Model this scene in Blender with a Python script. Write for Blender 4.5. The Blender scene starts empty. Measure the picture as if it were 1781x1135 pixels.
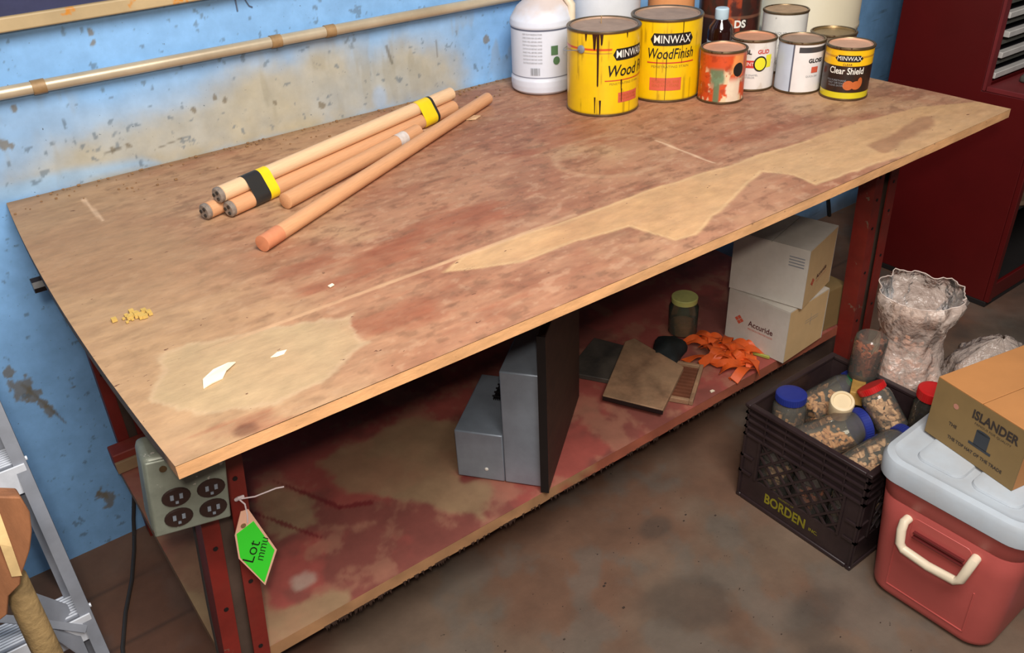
import bpy, bmesh, math, random
import numpy as np
from mathutils import Vector, Matrix
random.seed(7)
PI = math.pi
C = bpy.context.scene.collection
sc = bpy.context.scene

# ------------------------------------------------------------ camera
cam_d = bpy.data.cameras.new('camera'); cam = bpy.data.objects.new('camera', cam_d); C.objects.link(cam)
Rr = Vector((0.79800239, -0.60134504, -0.03970296)); Ru = Vector((0.34377067, 0.40010319, 0.84955233)); Rf = Vector((0.4949888, 0.69159351, -0.52600809))
m = Matrix((( Rr.x, Ru.x, -Rf.x, -0.1223), (Rr.y, Ru.y, -Rf.y, -1.8615), (Rr.z, Ru.z, -Rf.z, 1.5356), (0, 0, 0, 1)))
cam.matrix_world = m
cam_d.sensor_width = 36; cam_d.lens = 1487.24 / 1781 * 36; cam_d.clip_start = 0.02
sc.camera = cam
# ------------------------------------------------------------ light
w = bpy.data.worlds.new('world'); sc.world = w; w.use_nodes = True
w.node_tree.nodes['Background'].inputs[0].default_value = (0.75, 0.88, 1.0, 1); w.node_tree.nodes['Background'].inputs[1].default_value = 0.10
def lamp(name, typ, loc, target, energy, color, size=1.0, spot=None):
    d = bpy.data.lights.new(name, typ); d.energy = energy; d.color = color
    if typ == 'AREA': d.shape = 'DISK'; d.size = size
    else: d.shadow_soft_size = size
    if spot: d.spot_size = spot; d.spot_blend = 1.0
    o = bpy.data.objects.new(name, d); C.objects.link(o); o.location = loc
    o.rotation_euler = (Vector(target) - Vector(loc)).to_track_quat('-Z', 'Y').to_euler()
    return o
lamp('camera_flash', 'SPOT', (-0.16, -1.93, 1.70), (1.05, -0.6, 0.6), 62, (1.0, 0.90, 0.80), 0.035, math.radians(135))
lamp('ceiling_bounce', 'AREA', (0.25, -2.0, 2.70), (1.5, -0.1, 0.8), 118, (1.0, 0.97, 0.93), 1.3)
sc.view_settings.view_transform = 'Standard'; sc.view_settings.look = 'None'; sc.view_settings.gamma = 1
sc.view_settings.use_curve_mapping = False; sc.view_settings.exposure = -0.42

# ------------------------------------------------------------ helpers
def lin(c):
    c = np.asarray(c, float) / 255.0
    return np.where(c <= 0.04045, c / 12.92, ((c + 0.055) / 1.055) ** 2.4)
def L4(c): return tuple(float(v) for v in lin(c)) + (1.0,)

def mat(name, col=(128, 128, 128), rough=0.6, metal=0.0, var=0.25, vscale=20.0, bump=0.1, bscale=60.0, vc=False, dust=0.0, dustcol=(150, 125, 100),
        specks=0.0, speckcol=(60, 60, 60), speckscale=40.0, stretch=None, spec=0.5, coat=0.0, chips=None):
    M = bpy.data.materials.new(name); M.use_nodes = True; nt = M.node_tree; N = nt.nodes; Lk = nt.links
    b = N['Principled BSDF']; b.inputs['Roughness'].default_value = rough; b.inputs['Metallic'].default_value = metal
    b.inputs['Specular IOR Level'].default_value = spec; b.inputs['Coat Weight'].default_value = coat
    tc = N.new('ShaderNodeTexCoord'); mp = N.new('ShaderNodeMapping'); Lk.new(tc.outputs['Object'], mp.inputs[0])
    if stretch: mp.inputs['Scale'].default_value = stretch
    def noise(scale, det=5, rgh=0.6):
        n = N.new('ShaderNodeTexNoise'); n.inputs['Scale'].default_value = scale; n.inputs['Detail'].default_value = det; n.inputs['Roughness'].default_value = rgh
        Lk.new(mp.outputs[0], n.inputs['Vector']); return n.outputs['Fac']
    def ramp(src, a, c):
        r = N.new('ShaderNodeMapRange'); r.inputs['From Min'].default_value = a; r.inputs['From Max'].default_value = c; Lk.new(src, r.inputs['Value']); return r.outputs[0]
    def mix(fac, A, B, mode='MIX'):
        x = N.new('ShaderNodeMix'); x.data_type = 'RGBA'; x.blend_type = mode
        for s, v in ((0, fac), (6, A), (7, B)):
            if isinstance(v, (int, float)): x.inputs[s].default_value = v
            elif isinstance(v, tuple): x.inputs[s].default_value = v
            else: Lk.new(v, x.inputs[s])
        return x.outputs[2]
    if vc:
        a = N.new('ShaderNodeVertexColor'); a.layer_name = 'Col'; cur = a.outputs['Color']
    else: cur = L4(col)
    if var:
        f = ramp(noise(vscale), 0.3, 0.7)
        v = N.new('ShaderNodeMapRange'); v.inputs['To Min'].default_value = 1 - var; v.inputs['To Max'].default_value = 1 + var * 0.6; Lk.new(f, v.inputs['Value'])
        cb = N.new('ShaderNodeCombineColor')
        for i in range(3): Lk.new(v.outputs[0], cb.inputs[i])
        cur = mix(1.0, cur, cb.outputs[0], 'MULTIPLY')
    if dust:
        f = ramp(noise(vscale * 0.35, 6, 0.7), 0.42, 0.75)
        mm = N.new('ShaderNodeMath'); mm.operation = 'MULTIPLY'; mm.inputs[1].default_value = dust; Lk.new(f, mm.inputs[0])
        cur = mix(mm.outputs[0], cur, L4(dustcol))
    if specks:
        f = ramp(noise(speckscale, 3, 0.5), 0.66 - 0.06 * specks, 0.70)
        cur = mix(f, cur, L4(speckcol))
    if chips:
        f = ramp(noise(chips[1], 4, 0.65), chips[2], chips[2] + 0.03); cur = mix(f, cur, L4(chips[0]))
    if isinstance(cur, tuple): b.inputs['Base Color'].default_value = cur
    else: Lk.new(cur, b.inputs['Base Color'])
    if bump:
        bp = N.new('ShaderNodeBump'); bp.inputs['Strength'].default_value = bump; bp.inputs['Distance'].default_value = 0.004
        Lk.new(noise(bscale, 6), bp.inputs['Height']); Lk.new(bp.outputs[0], b.inputs['Normal'])
    return M

def clear_mat(name, tint=(235, 235, 230), opac=0.3, rough=0.15, wrinkle=0.0):
    M = bpy.data.materials.new(name); M.use_nodes = True; nt = M.node_tree; N = nt.nodes; Lk = nt.links
    b = N['Principled BSDF']; b.inputs['Base Color'].default_value = L4(tint); b.inputs['Roughness'].default_value = rough
    t = N.new('ShaderNodeBsdfTransparent'); t.inputs[0].default_value = L4(tuple(min(255, v + 15) for v in tint))
    g = N.new('ShaderNodeBsdfGlossy'); g.inputs['Roughness'].default_value = rough * 0.6
    fr = N.new('ShaderNodeFresnel'); fr.inputs[0].default_value = 1.45
    m1 = N.new('ShaderNodeMixShader'); m1.inputs[0].default_value = opac; Lk.new(t.outputs[0], m1.inputs[1]); Lk.new(b.outputs[0], m1.inputs[2])
    m2 = N.new('ShaderNodeMixShader'); Lk.new(fr.outputs[0], m2.inputs[0]); Lk.new(m1.outputs[0], m2.inputs[1]); Lk.new(g.outputs[0], m2.inputs[2])
    Lk.new(m2.outputs[0], N['Material Output'].inputs[0])
    if wrinkle:
        n = N.new('ShaderNodeTexNoise'); n.inputs['Scale'].default_value = 28; n.inputs['Detail'].default_value = 6
        tc = N.new('ShaderNodeTexCoord'); Lk.new(tc.outputs['Object'], n.inputs['Vector'])
        bp = N.new('ShaderNodeBump'); bp.inputs['Strength'].default_value = wrinkle; bp.inputs['Distance'].default_value = 0.02; Lk.new(n.outputs[0], bp.inputs['Height'])
        for s in (b, g, fr): Lk.new(bp.outputs[0], s.inputs['Normal'])
    return M

class MB:
    def __init__(s): s.v = []; s.f = []
    def add(s, vs, fs):
        o = len(s.v); s.v += [tuple(v) for v in vs]; s.f += [tuple(i + o for i in f) for f in fs]; return s
    def box(s, x0, x1, y0, y1, z0, z1):
        return s.add([(x0,y0,z0),(x1,y0,z0),(x1,y1,z0),(x0,y1,z0),(x0,y0,z1),(x1,y0,z1),(x1,y1,z1),(x0,y1,z1)],
                     [(0,3,2,1),(4,5,6,7),(0,1,5,4),(1,2,6,5),(2,3,7,6),(3,0,4,7)])
    def hexa(s, b4, t4):
        return s.add(list(b4) + list(t4), [(0,3,2,1),(4,5,6,7),(0,1,5,4),(1,2,6,5),(2,3,7,6),(3,0,4,7)])
    def prism(s, pts, z0, z1):
        n = len(pts)
        return s.add([(x, y, z0) for x, y in pts] + [(x, y, z1) for x, y in pts],
                     [tuple(range(n))[::-1], tuple(range(n, 2*n))] + [(i, (i+1) % n, n + (i+1) % n, n + i) for i in range(n)])
    def tube(s, pts, r, n=10, closed=False, cap=True):
        pts = [Vector(p) for p in pts]; m_ = len(pts); rr = r if isinstance(r, (list, tuple)) else [r] * m_
        vs = []; up = None
        for i, p in enumerate(pts):
            if closed: t = pts[(i+1) % m_] - pts[i-1]
            else: t = pts[min(i+1, m_-1)] - pts[max(i-1, 0)]
            t.normalize()
            if up is None:
                up = Vector((0, 0, 1)) if abs(t.z) < 0.9 else Vector((1, 0, 0))
            a = t.cross(up)
            if a.length < 1e-4: a = t.orthogonal()
            a.normalize(); b = a.cross(t); up = b
            for k in range(n):
                q = 2 * PI * k / n; vs.append(p + (a * math.cos(q) + b * math.sin(q)) * rr[i])
        fs = []
        for i in range(m_ if closed else m_ - 1):
            j = (i + 1) % m_
            for k in range(n): fs.append((i*n+k, i*n+(k+1) % n, j*n+(k+1) % n, j*n+k))
        if cap and not closed: fs += [tuple(range(n))[::-1], tuple(range((m_-1)*n, m_*n))]
        return s.add(vs, fs)
    def lathe(s, prof, n=48, cx=0, cy=0, cz=0):
        vs = []; fs = []; m_ = len(prof)
        for (r, z) in prof:
            for k in range(n): q = 2*PI*k/n; vs.append((cx + r*math.cos(q), cy + r*math.sin(q), cz + z))
        for i in range(m_ - 1):
            for k in range(n): fs.append((i*n+k, i*n+(k+1) % n, (i+1)*n+(k+1) % n, (i+1)*n+k))
        if prof[0][0] > 1e-6: fs.append(tuple(range(n))[::-1])
        if prof[-1][0] > 1e-6: fs.append(tuple(range((m_-1)*n, m_*n)))
        return s.add(vs, fs)
    def xf(s, M): s.v = [tuple(M @ Vector(v)) for v in s.v]; return s

def link(name, me, m_, parent=None):
    o = bpy.data.objects.new(name, me); C.objects.link(o)
    if m_: me.materials.append(m_)
    if parent: o.parent = parent
    return o
def obj(name, mb, m_, parent=None, bevel=0, seg=2, smooth=35, loc=None, rot=None):
    me = bpy.data.meshes.new(name); me.from_pydata(mb.v, [], mb.f); me.validate()
    bm = bmesh.new(); bm.from_mesh(me); bmesh.ops.recalc_face_normals(bm, faces=bm.faces); bm.to_mesh(me); bm.free()
    if smooth:
        me.polygons.foreach_set('use_smooth', [True] * len(me.polygons)); me.set_sharp_from_angle(angle=math.radians(smooth))
    o = link(name, me, m_, parent)
    if bevel:
        b = o.modifiers.new('bevel', 'BEVEL'); b.width = bevel; b.segments = seg; b.limit_method = 'ANGLE'; b.angle_limit = math.radians(40)
        b.harden_normals = False
    if loc: o.location = loc
    if rot: o.rotation_euler = rot
    return o
def tag(o, label, cat, group=None):
    o['label'] = label; o['category'] = cat
    if group: o['group'] = group
    return o
def thing(name, label, cat, loc=(0, 0, 0), rot=(0, 0, 0), group=None):
    o = bpy.data.objects.new(name, None); C.objects.link(o); o.location = loc; o.rotation_euler = rot; o.empty_display_size = 0.05
    return tag(o, label, cat, group)
def struct(o): o['kind'] = 'structure'; return o

# numpy value noise
_rng = np.random.RandomState(3); _T = _rng.rand(256, 256)
def vn(x, y, seed=0):
    x = np.asarray(x, float) + seed * 17.3; y = np.asarray(y, float) + seed * 9.7
    xi = np.floor(x).astype(int); yi = np.floor(y).astype(int); fx = x - xi; fy = y - yi
    fx = fx*fx*(3-2*fx); fy = fy*fy*(3-2*fy); g = lambda a, b: _T[a % 256, b % 256]
    return (g(xi, yi)*(1-fx) + g(xi+1, yi)*fx)*(1-fy) + (g(xi, yi+1)*(1-fx) + g(xi+1, yi+1)*fx)*fy
def fbm(x, y, s, seed=0, o=5):
    t = 0; a = 0.5; n = 0
    for i in range(o): t = t + a * vn(x*s, y*s, seed + i); n += a; a *= 0.55; s *= 2.1
    return t / n
def sstep(a, b, x): t = np.clip((x - a) / (b - a), 0, 1); return t*t*(3-2*t)
def mixc(A, B, f): f = np.asarray(f)[..., None]; return A * (1 - f) + B * f
def poly_sd(px, py, poly):
    px = np.asarray(px, float); py = np.asarray(py, float); ins = np.zeros(px.shape, bool); d = np.full(px.shape, 1e9); n = len(poly)
    for i in range(n):
        x0, y0 = poly[i]; x1, y1 = poly[(i+1) % n]
        c = ((y0 > py) != (y1 > py)) & (px < (x1-x0)*(py-y0)/((y1-y0) + 1e-12) + x0); ins ^= c
        t = np.clip(((px-x0)*(x1-x0) + (py-y0)*(y1-y0)) / ((x1-x0)**2 + (y1-y0)**2 + 1e-12), 0, 1)
        d = np.minimum(d, np.hypot(px - x0 - t*(x1-x0), py - y0 - t*(y1-y0)))
    return np.where(ins, d, -d)     # positive inside

def grid_obj(name, nx, ny, fn, m_, parent=None, close_u=False, extra=None):
    """fn(u,v)-> (P[n,3], col[n,3] linear). extra: MB with (verts, faces) and colours"""
    u, v = np.meshgrid(np.linspace(0, 1, nx, endpoint=not close_u), np.linspace(0, 1, ny)); u = u.ravel(); v = v.ravel()
    P, col = fn(u, v); nv = len(u)
    iu = np.arange(nx if close_u else nx - 1); I, J = np.meshgrid(iu, np.arange(ny - 1)); I = I.ravel(); J = J.ravel(); I2 = (I + 1) % nx
    q = np.stack([J*nx + I, J*nx + I2, (J+1)*nx + I2, (J+1)*nx + I], 1)
    faces = [tuple(r) for r in q.tolist()]; V = P.tolist(); cols = col.tolist()
    if extra:
        mb, ec = extra; faces += [tuple(i + nv for i in f) for f in mb.f]; V += [list(a) for a in mb.v]; cols += [list(ec(a)) for a in mb.v]
    me = bpy.data.meshes.new(name); me.from_pydata(V, [], faces)
    ca = me.color_attributes.new('Col', 'FLOAT_COLOR', 'POINT')
    A = np.ones((len(V), 4), np.float32); A[:, :3] = np.clip(np.array(cols), 0, 1); ca.data.foreach_set('color', A.ravel())
    me.polygons.foreach_set('use_smooth', [True] * len(me.polygons)); me.set_sharp_from_angle(angle=math.radians(40))
    return link(name, me, m_, parent)

# lettering / flat print
def text_mesh(s, size, shear=0.0, bold=0.0, width=None, align='CENTER'):
    cu = bpy.data.curves.new('lettering', 'FONT'); cu.body = s; cu.size = size; cu.shear = shear; cu.offset = bold; cu.align_x = align; cu.align_y = 'CENTER'; cu.resolution_u = 3
    o = bpy.data.objects.new('lettering', cu); me = bpy.data.meshes.new_from_object(o); bpy.data.objects.remove(o)
    bm = bmesh.new(); bm.from_mesh(me); bpy.data.meshes.remove(me); bpy.data.curves.remove(cu)
    xs = [v.co.x for v in bm.verts] or [0]
    if width:
        k = width / (max(xs) - min(xs) + 1e-9)
        for v in bm.verts: v.co.x *= k
    return bm
def shape_bm(polys):
    bm = bmesh.new()
    for p in polys: bm.faces.new([bm.verts.new((x, y, 0)) for x, y in p])
    return bm
def rect(x0, x1, y0, y1): return [(x0, y0), (x1, y0), (x1, y1), (x0, y1)]
def ell(cx, cy, a, b, n=24): return [(cx + a*math.cos(2*PI*k/n), cy + b*math.sin(2*PI*k/n)) for k in range(n)]
def decal(name, bm, fn, m_, parent, dx=0, dy=0, cut=0.0, rotz=0):
    if rotz: bmesh.ops.rotate(bm, verts=bm.verts, cent=(0, 0, 0), matrix=Matrix.Rotation(rotz, 3, 'Z'))
    for v in bm.verts: v.co.x += dx; v.co.y += dy
    if cut:
        xs = [v.co.x for v in bm.verts]; x = min(xs) + cut
        while x < max(xs):
            bmesh.ops.bisect_plane(bm, geom=bm.verts[:] + bm.edges[:] + bm.faces[:], plane_co=(x, 0, 0), plane_no=(1, 0, 0)); x += cut
    for v in bm.verts: v.co = Vector(fn(v.co.x, v.co.y))
    me = bpy.data.meshes.new(name); bm.to_mesh(me); bm.free()
    return link(name, me, m_, parent)
def on_cyl(R, ang0, off=0.0005):       # x metres around, y height
    return lambda x, y: ((R + off) * math.cos(ang0 + x / R), (R + off) * math.sin(ang0 + x / R), y)
def on_plane(o, ex, ey, off=0.0006):
    o = Vector(o); ex = Vector(ex).normalized(); ey = Vector(ey).normalized(); n = ex.cross(ey)
    return lambda x, y: tuple(o + ex*x + ey*y + n*off)

# ------------------------------------------------------------ materials
M_top = mat('worn_plywood', vc=True, rough=0.62, var=0.17, vscale=22, stretch=(1.0, 2.2, 2.2), bump=0.18, bscale=60, dust=0.25, dustcol=(178, 146, 114), chips=((100, 64, 46), 48, 0.685))
M_shelf = mat('red_painted_board', vc=True, rough=0.7, var=0.22, vscale=10, bump=0.15, bscale=50)
M_wall = mat('blue_painted_wall', vc=True, rough=0.7, var=0.16, vscale=17, bump=0.12, bscale=40, chips=((80, 92, 100), 120, 0.672))
M_floor = mat('stained_concrete', vc=True, rough=0.8, var=0.24, vscale=8, bump=0.2, bscale=60, chips=((38, 30, 26), 22, 0.69))
M_red = mat('chipped_red_steel', (124, 34, 26), 0.5, 0, 0.25, 14, 0.12, 50, chips=((120, 98, 82), 22, 0.66), dust=0.25, dustcol=(110, 72, 60))
M_redin = mat('dull_steel_web', (84, 66, 56), 0.6, 0, 0.3, 14)
M_maroon = mat('maroon_cabinet_paint', (88, 12, 12), 0.42, 0, 0.12, 6, 0.04, 20)
M_maroon_e = mat('worn_maroon_edge', (120, 40, 42), 0.45, 0, 0.2, 10)
M_dark = mat('dark_brown_wood', (52, 30, 18), 0.7, 0, 0.3, 12, 0.1, 40)
M_black = mat('black_plastic', (24, 20, 21), 0.38, 0, 0.2, 20, 0.05)
M_crate = mat('black_crate_plastic', (46, 34, 36), 0.34, 0, 0.22, 20, 0.08, 60, dust=0.25, dustcol=(80, 66, 60))
M_galv = mat('galvanised_sheet', (150, 160, 172), 0.42, 0.35, 0.16, 14, 0.04, 30, dust=0.2, dustcol=(110, 104, 100))
M_alu = mat('dull_aluminium', (150, 154, 164), 0.42, 0.25, 0.15, 20, 0.05, 60, dust=0.2, dustcol=(120, 110, 100))
M_alu_l = mat('bright_aluminium', (232, 236, 244), 0.45, 0.1, 0.12, 30, 0.03)
M_tin = mat('tin_rim', (120, 98, 70), 0.36, 0.7, 0.3, 25, 0.05, chips=((74, 48, 30), 30, 0.62))
M_lid = mat('dusty_can_lid', (176, 144, 120), 0.6, 0.2, 0.2, 24, 0.06, dust=0.5, dustcol=(150, 112, 86))
M_can = mat('printed_can', vc=True, rough=0.38, var=0.08, vscale=20, bump=0.03, coat=0.2)
M_canj = mat('printed_jug', vc=True, rough=0.5, var=0.06, vscale=20, bump=0.03)
M_k = mat('black_print', (22, 18, 18), 0.5, var=0, bump=0)
M_w = mat('white_print', (232, 226, 214), 0.5, var=0, bump=0)
M_r = mat('red_print', (196, 52, 40), 0.5, var=0, bump=0)
M_r2 = mat('faded_red_print', (206, 92, 66), 0.5, var=0.1, bump=0)
M_g = mat('green_print', (84, 120, 84), 0.5, var=0.2, bump=0)
M_gy = mat('grey_print', (140, 142, 146), 0.5, var=0.2, bump=0)
M_dgn = mat('dull_olive_print', (150, 130, 40), 0.5, var=0.2, bump=0)
M_y = mat('yellow_print', (222, 214, 40), 0.5, var=0, bump=0)
M_navy = mat('navy_print', (46, 56, 84), 0.5, var=0, bump=0)
M_org = mat('orange_brown_print', (190, 96, 44), 0.5, var=0.2, bump=0)
M_stain = mat('dark_stain_drip', (50, 22, 8), 0.3, var=0.2, bump=0)
M_birch = mat('pale_dowel_wood', (230, 190, 148), 0.5, 0, 0.09, 30, 0.04, 80, stretch=(1, 12, 12))
M_birch2 = mat('tan_dowel_wood', (212, 156, 112), 0.5, 0, 0.1, 30, 0.04, 80, stretch=(1, 12, 12))
M_endred = mat('reddish_end_grain', (204, 130, 92), 0.6, var=0.12, vscale=60)
M_endgrey = mat('grey_end_fitting', (150, 136, 124), 0.5, 0.2, 0.3, 90, 0.2, 120)
M_tapey = mat('yellow_tape', (244, 206, 30), 0.4, var=0.1, bump=0.1, bscale=90)
M_tapek = mat('black_tape', (44, 42, 40), 0.4, var=0.1, bump=0.1, bscale=90)
M_pipe = mat('stained_pipe', (196, 180, 154), 0.36, 0.3, 0.2, 8, 0.06, 40, dust=0.5, dustcol=(150, 122, 84))
M_rust = mat('rusty_coupling', (160, 128, 88), 0.55, 0.2, 0.3, 40)
M_slate = mat('blue_black_board', (44, 48, 86), 0.6, var=0.25, vscale=6)
M_frame = mat('rusty_wood_strip', (180, 156, 116), 0.55, var=0.2, vscale=7, chips=((196, 128, 40), 9, 0.55), bump=0.1)
M_cartw = mat('dusty_white_carton', (206, 198, 186), 0.8, var=0.12, vscale=9, bump=0.08, bscale=20, dust=0.45, dustcol=(150, 132, 108))
M_cartt = mat('tan_carton_side', (214, 178, 128), 0.8, var=0.1, vscale=9, bump=0.06, bscale=20, dust=0.3, dustcol=(190, 140, 80))
M_cart = mat('brown_cardboard', (186, 126, 72), 0.8, var=0.1, vscale=7, bump=0.06, bscale=20)
M_cartd = mat('dull_brown_cardboard', (134, 108, 66), 0.8, var=0.12, vscale=10, bump=0.06, bscale=20)
M_cooler = mat('faded_red_plastic', (196, 92, 86), 0.42, var=0.1, vscale=5, bump=0.05, bscale=14, dust=0.15, dustcol=(150, 84, 74))
M_coolid = mat('grey_white_plastic', (180, 188, 196), 0.5, var=0.1, vscale=8, bump=0.04, dust=0.4, dustcol=(160, 142, 124))
M_handle = mat('cream_plastic', (226, 210, 184), 0.4, var=0.06, bump=0)
M_dullcap = mat('dull_grey_cap', (112, 104, 98), .5, var=.1, bump=0)
M_bluecap = mat('blue_plastic_cap', (38, 50, 128), 0.4, var=0.12, bump=0.02)
M_redcap = mat('red_plastic_cap', (190, 30, 30), 0.35, var=0.1, bump=0.02)
M_greencap = mat('green_plastic_cap', (24, 112, 74), 0.35, var=0.1, bump=0.02)
M_whitecap = mat('pale_blue_cap', (196, 216, 226), 0.4, var=0.05, bump=0)
M_plug = mat('wood_plugs', (214, 160, 112), 0.65, var=0.3, vscale=30, bump=0)
M_plug2 = mat('pale_wood_plugs', (226, 184, 148), 0.65, var=0.25, vscale=30, bump=0)
M_plug3 = mat('reddish_wood_chips', (190, 104, 70), 0.65, var=0.35, vscale=30, bump=0)
M_screw = mat('steel_screws', (110, 104, 96), 0.4, 0.6, 0.3, 30)
M_clear = clear_mat('clear_jar_plastic', (226, 222, 210), 0.10, 0.12)
M_bag = clear_mat('crumpled_clear_bag', (244, 222, 208), 0.44, 0.22, 0.9)
M_glassg = clear_mat('dark_jar_glass', (70, 66, 60), 0.55, 0.1)
M_amber = clear_mat('amber_glass', (40, 14, 10), 0.9, 0.1)
M_outlet = mat('painted_outlet_box', (136, 140, 126), 0.45, 0.2, 0.2, 30, 0.12, 50, chips=((196, 190, 178), 40, 0.64), dust=0.2, dustcol=(120, 116, 96))
M_recept = mat('brown_receptacle', (50, 34, 30), 0.35, var=0.2, bump=0)
M_tagpink = mat('pink_card', (246, 190, 160), 0.7, var=0.03, bump=0)
M_taggreen = mat('bright_green_sticker', (64, 232, 52), 0.6, var=0.02, bump=0)
M_string = mat('white_string', (224, 206, 206), 0.8, var=0.1, bump=0)
M_tile = mat('dusty_brown_slab', (158, 120, 90), 0.7, var=0.45, vscale=22, bump=0.15, dust=0.6, dustcol=(176, 146, 112))
M_tile2 = mat('dark_grey_slab', (70, 64, 58), 0.6, var=0.5, vscale=14, bump=0.15, dust=0.5, dustcol=(130, 116, 100))
M_orange = mat('orange_plastic', (226, 94, 34), 0.5, var=0.25, vscale=14, bump=0.1)
M_olive = mat('yellow_green_plastic', (176, 180, 80), 0.5, var=0.2)
M_jarlid = mat('yellow_green_lid', (206, 206, 120), 0.5, var=0.2)
M_plankw = mat('split_red_brown_timber', (150, 98, 64), 0.7, var=0.3, vscale=8, stretch=(5, 5, 1), bump=0.25, bscale=40)
M_bark = mat('rough_tan_pole', (158, 130, 86), 0.8, var=0.35, vscale=40, bump=0.5, bscale=120)
M_cream = mat('cream_drum_plastic', (222, 208, 178), 0.5, var=0.08, vscale=5, bump=0.03)
M_tray = mat('pale_tray_edge', (196, 190, 184), 0.5, var=0.1)
M_trayd = mat('dark_tray', (44, 42, 46), 0.5, var=0.2)
M_inside = mat('dark_cabinet_interior', (24, 16, 14), 0.8, var=0.2)
M_cloth = mat('grey_cloth', (84, 82, 74), 0.9, var=0.2, bump=0.2)
M_disc = mat('tan_metal_disc', (120, 96, 76), 0.5, 0.3, var=0.2)
M_chip = mat('white_paint_flake', (244, 228, 200), 0.7, var=0.05, bump=0)
M_wire = mat('black_rubber', (30, 28, 28), 0.5, var=0.1, bump=0)
M_rag = mat('pale_mauve_rag', (150, 120, 124), 0.9, var=0.15, bump=0.3)

# ------------------------------------------------------------ setting
H = 0.897
TAN = lin((184, 166, 124))
def wall_fn(u, v):
    x = np.interp(u, [0, .1, .82, 1], [-1.3, -.35, 1.35, 6.5]); z = np.interp(v, [0, .86, 1], [0, 1.25, 2.4])
    c = np.tile(lin((130, 178, 226)), (len(x), 1))
    n = fbm(x, z, 3.0, 1); n2 = fbm(x, z, 9.0, 5); n3 = fbm(x*1.0, z*0.4, 22.0, 9)
    c = c * (0.9 + 0.2*n)[:, None]
    tan_poly = [(-.06, .93), (.10, 0.98), (.30, 1.00), (.42, 1.02), (.56, 1.06), (.71, 1.06), (.95, 1.03), (1.08, 0.97), (1.1, .88), (.6, .87), (.2, .87)]
    sd = poly_sd(x, z, tan_poly)
    c = mixc(c, TAN, sstep(-0.05, 0.05, sd + (n2 - 0.5)*0.07) * (0.62 + 0.36*n2))
    band = sstep(0.90, 0.93, z) * (1 - sstep(1.04, 1.11, z + (n-0.5)*0.1)) * sstep(-0.35, 0.1, x) * (1 - sstep(1.05, 1.2, x))
    c = mixc(c, lin((178, 184, 182)), 0.55 * band * n)
    bl = poly_sd(x, z, [(-.02, .90), (-.02, .928), (.12, .932), (.27, .918), (.3, .9)])
    c = mixc(c, lin((150, 184, 214)), sstep(-0.012, 0.012, bl) * 0.8)
    b2 = np.hypot((x-.845)/.022, (z-.925)/.03); c = mixc(c, lin((164, 184, 208)), (1 - sstep(0.6, 1.2, b2)) * 0.7)
    # blotches of exposed plaster
    for (bx, bz, r) in [(-.10, .49, .022), (-.085, .47, .014), (-.075, .44, .010), (-.065, .415, .010), (-.02, .13, .02), (-.03, .14, .012), (.03, 1.01, .012), (.07, 1.07, .007), (.24, 1.16, .007), (.24, 1.18, .006),
                        (.45, 1.01, .007), (.47, 1.0, .006), (.58, .97, .006), (.69, .94, .008), (1.17, 1.01, .008), (.22, .95, .006), (.25, .95, .008), (-.04, .98, .014), (.4, .99, .006), (-.11, .54, .008)]:
        d = np.hypot(x - bx, (z - bz)*0.8) + (fbm(x, z, 60.0, 77, 3) - 0.5)*r*2.2
        c = mixc(c, lin((118, 108, 88)), (1 - sstep(r*0.7, r*1.1, d)) * 0.8)
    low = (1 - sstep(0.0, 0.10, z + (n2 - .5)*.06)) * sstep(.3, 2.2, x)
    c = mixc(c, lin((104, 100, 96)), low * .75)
    sp = sstep(0.74, 0.80, fbm(x, z, 60.0, 21, 3)); c = mixc(c, lin((88, 104, 116)), sp * 0.6)
    st = sstep(.62, .72, fbm(x, z*.25, 26.0, 27, 3)) * sstep(.85, 1.0, z) * (1 - sstep(1.02, 1.12, z)); c = mixc(c, lin((150, 142, 120)), st * .35)
    for (x0, z0, x1, z1, w_) in [(-.095, .50, -.055, .40, .006), (-.055, .40, -.045, .37, .004), (-.06, .455, .0, .452, .0025), (.20, .945, .235, .95, .003), (1.02, 1.03, 1.02, .99, .004), (.88, 1.04, .89, 1.0, .004), (.3, .93, .36, .94, .002)]:
        t = np.clip(((x-x0)*(x1-x0) + (z-z0)*(z1-z0)) / ((x1-x0)**2 + (z1-z0)**2), 0, 1); d = np.hypot(x-x0-t*(x1-x0), z-z0-t*(z1-z0)) + (n2-.5)*.008
        c = mixc(c, lin((104, 98, 84)), (1 - sstep(w_*.5, w_*1.2, d)) * .65)
    P = np.stack([x, np.zeros_like(x) + (n - 0.5)*0.002, z], 1); return P, c
wb = grid_obj('wall_back', 760, 400, wall_fn, M_wall); struct(wb)
# pencilled marks high on the wall
mk = MB(); mk.box(.535, .538, -.0026, -.0006, 1.175, 1.215)
mk.tube([(.556, -.0022, 1.215), (.557, -.0022, 1.195), (.563, -.0022, 1.182), (.57, -.0022, 1.178)], .0014, 5)
mko = obj('wall_mark', mk, mat('pencil_grey', (84, 100, 124), 0.8, var=0, bump=0), wb)

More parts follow.
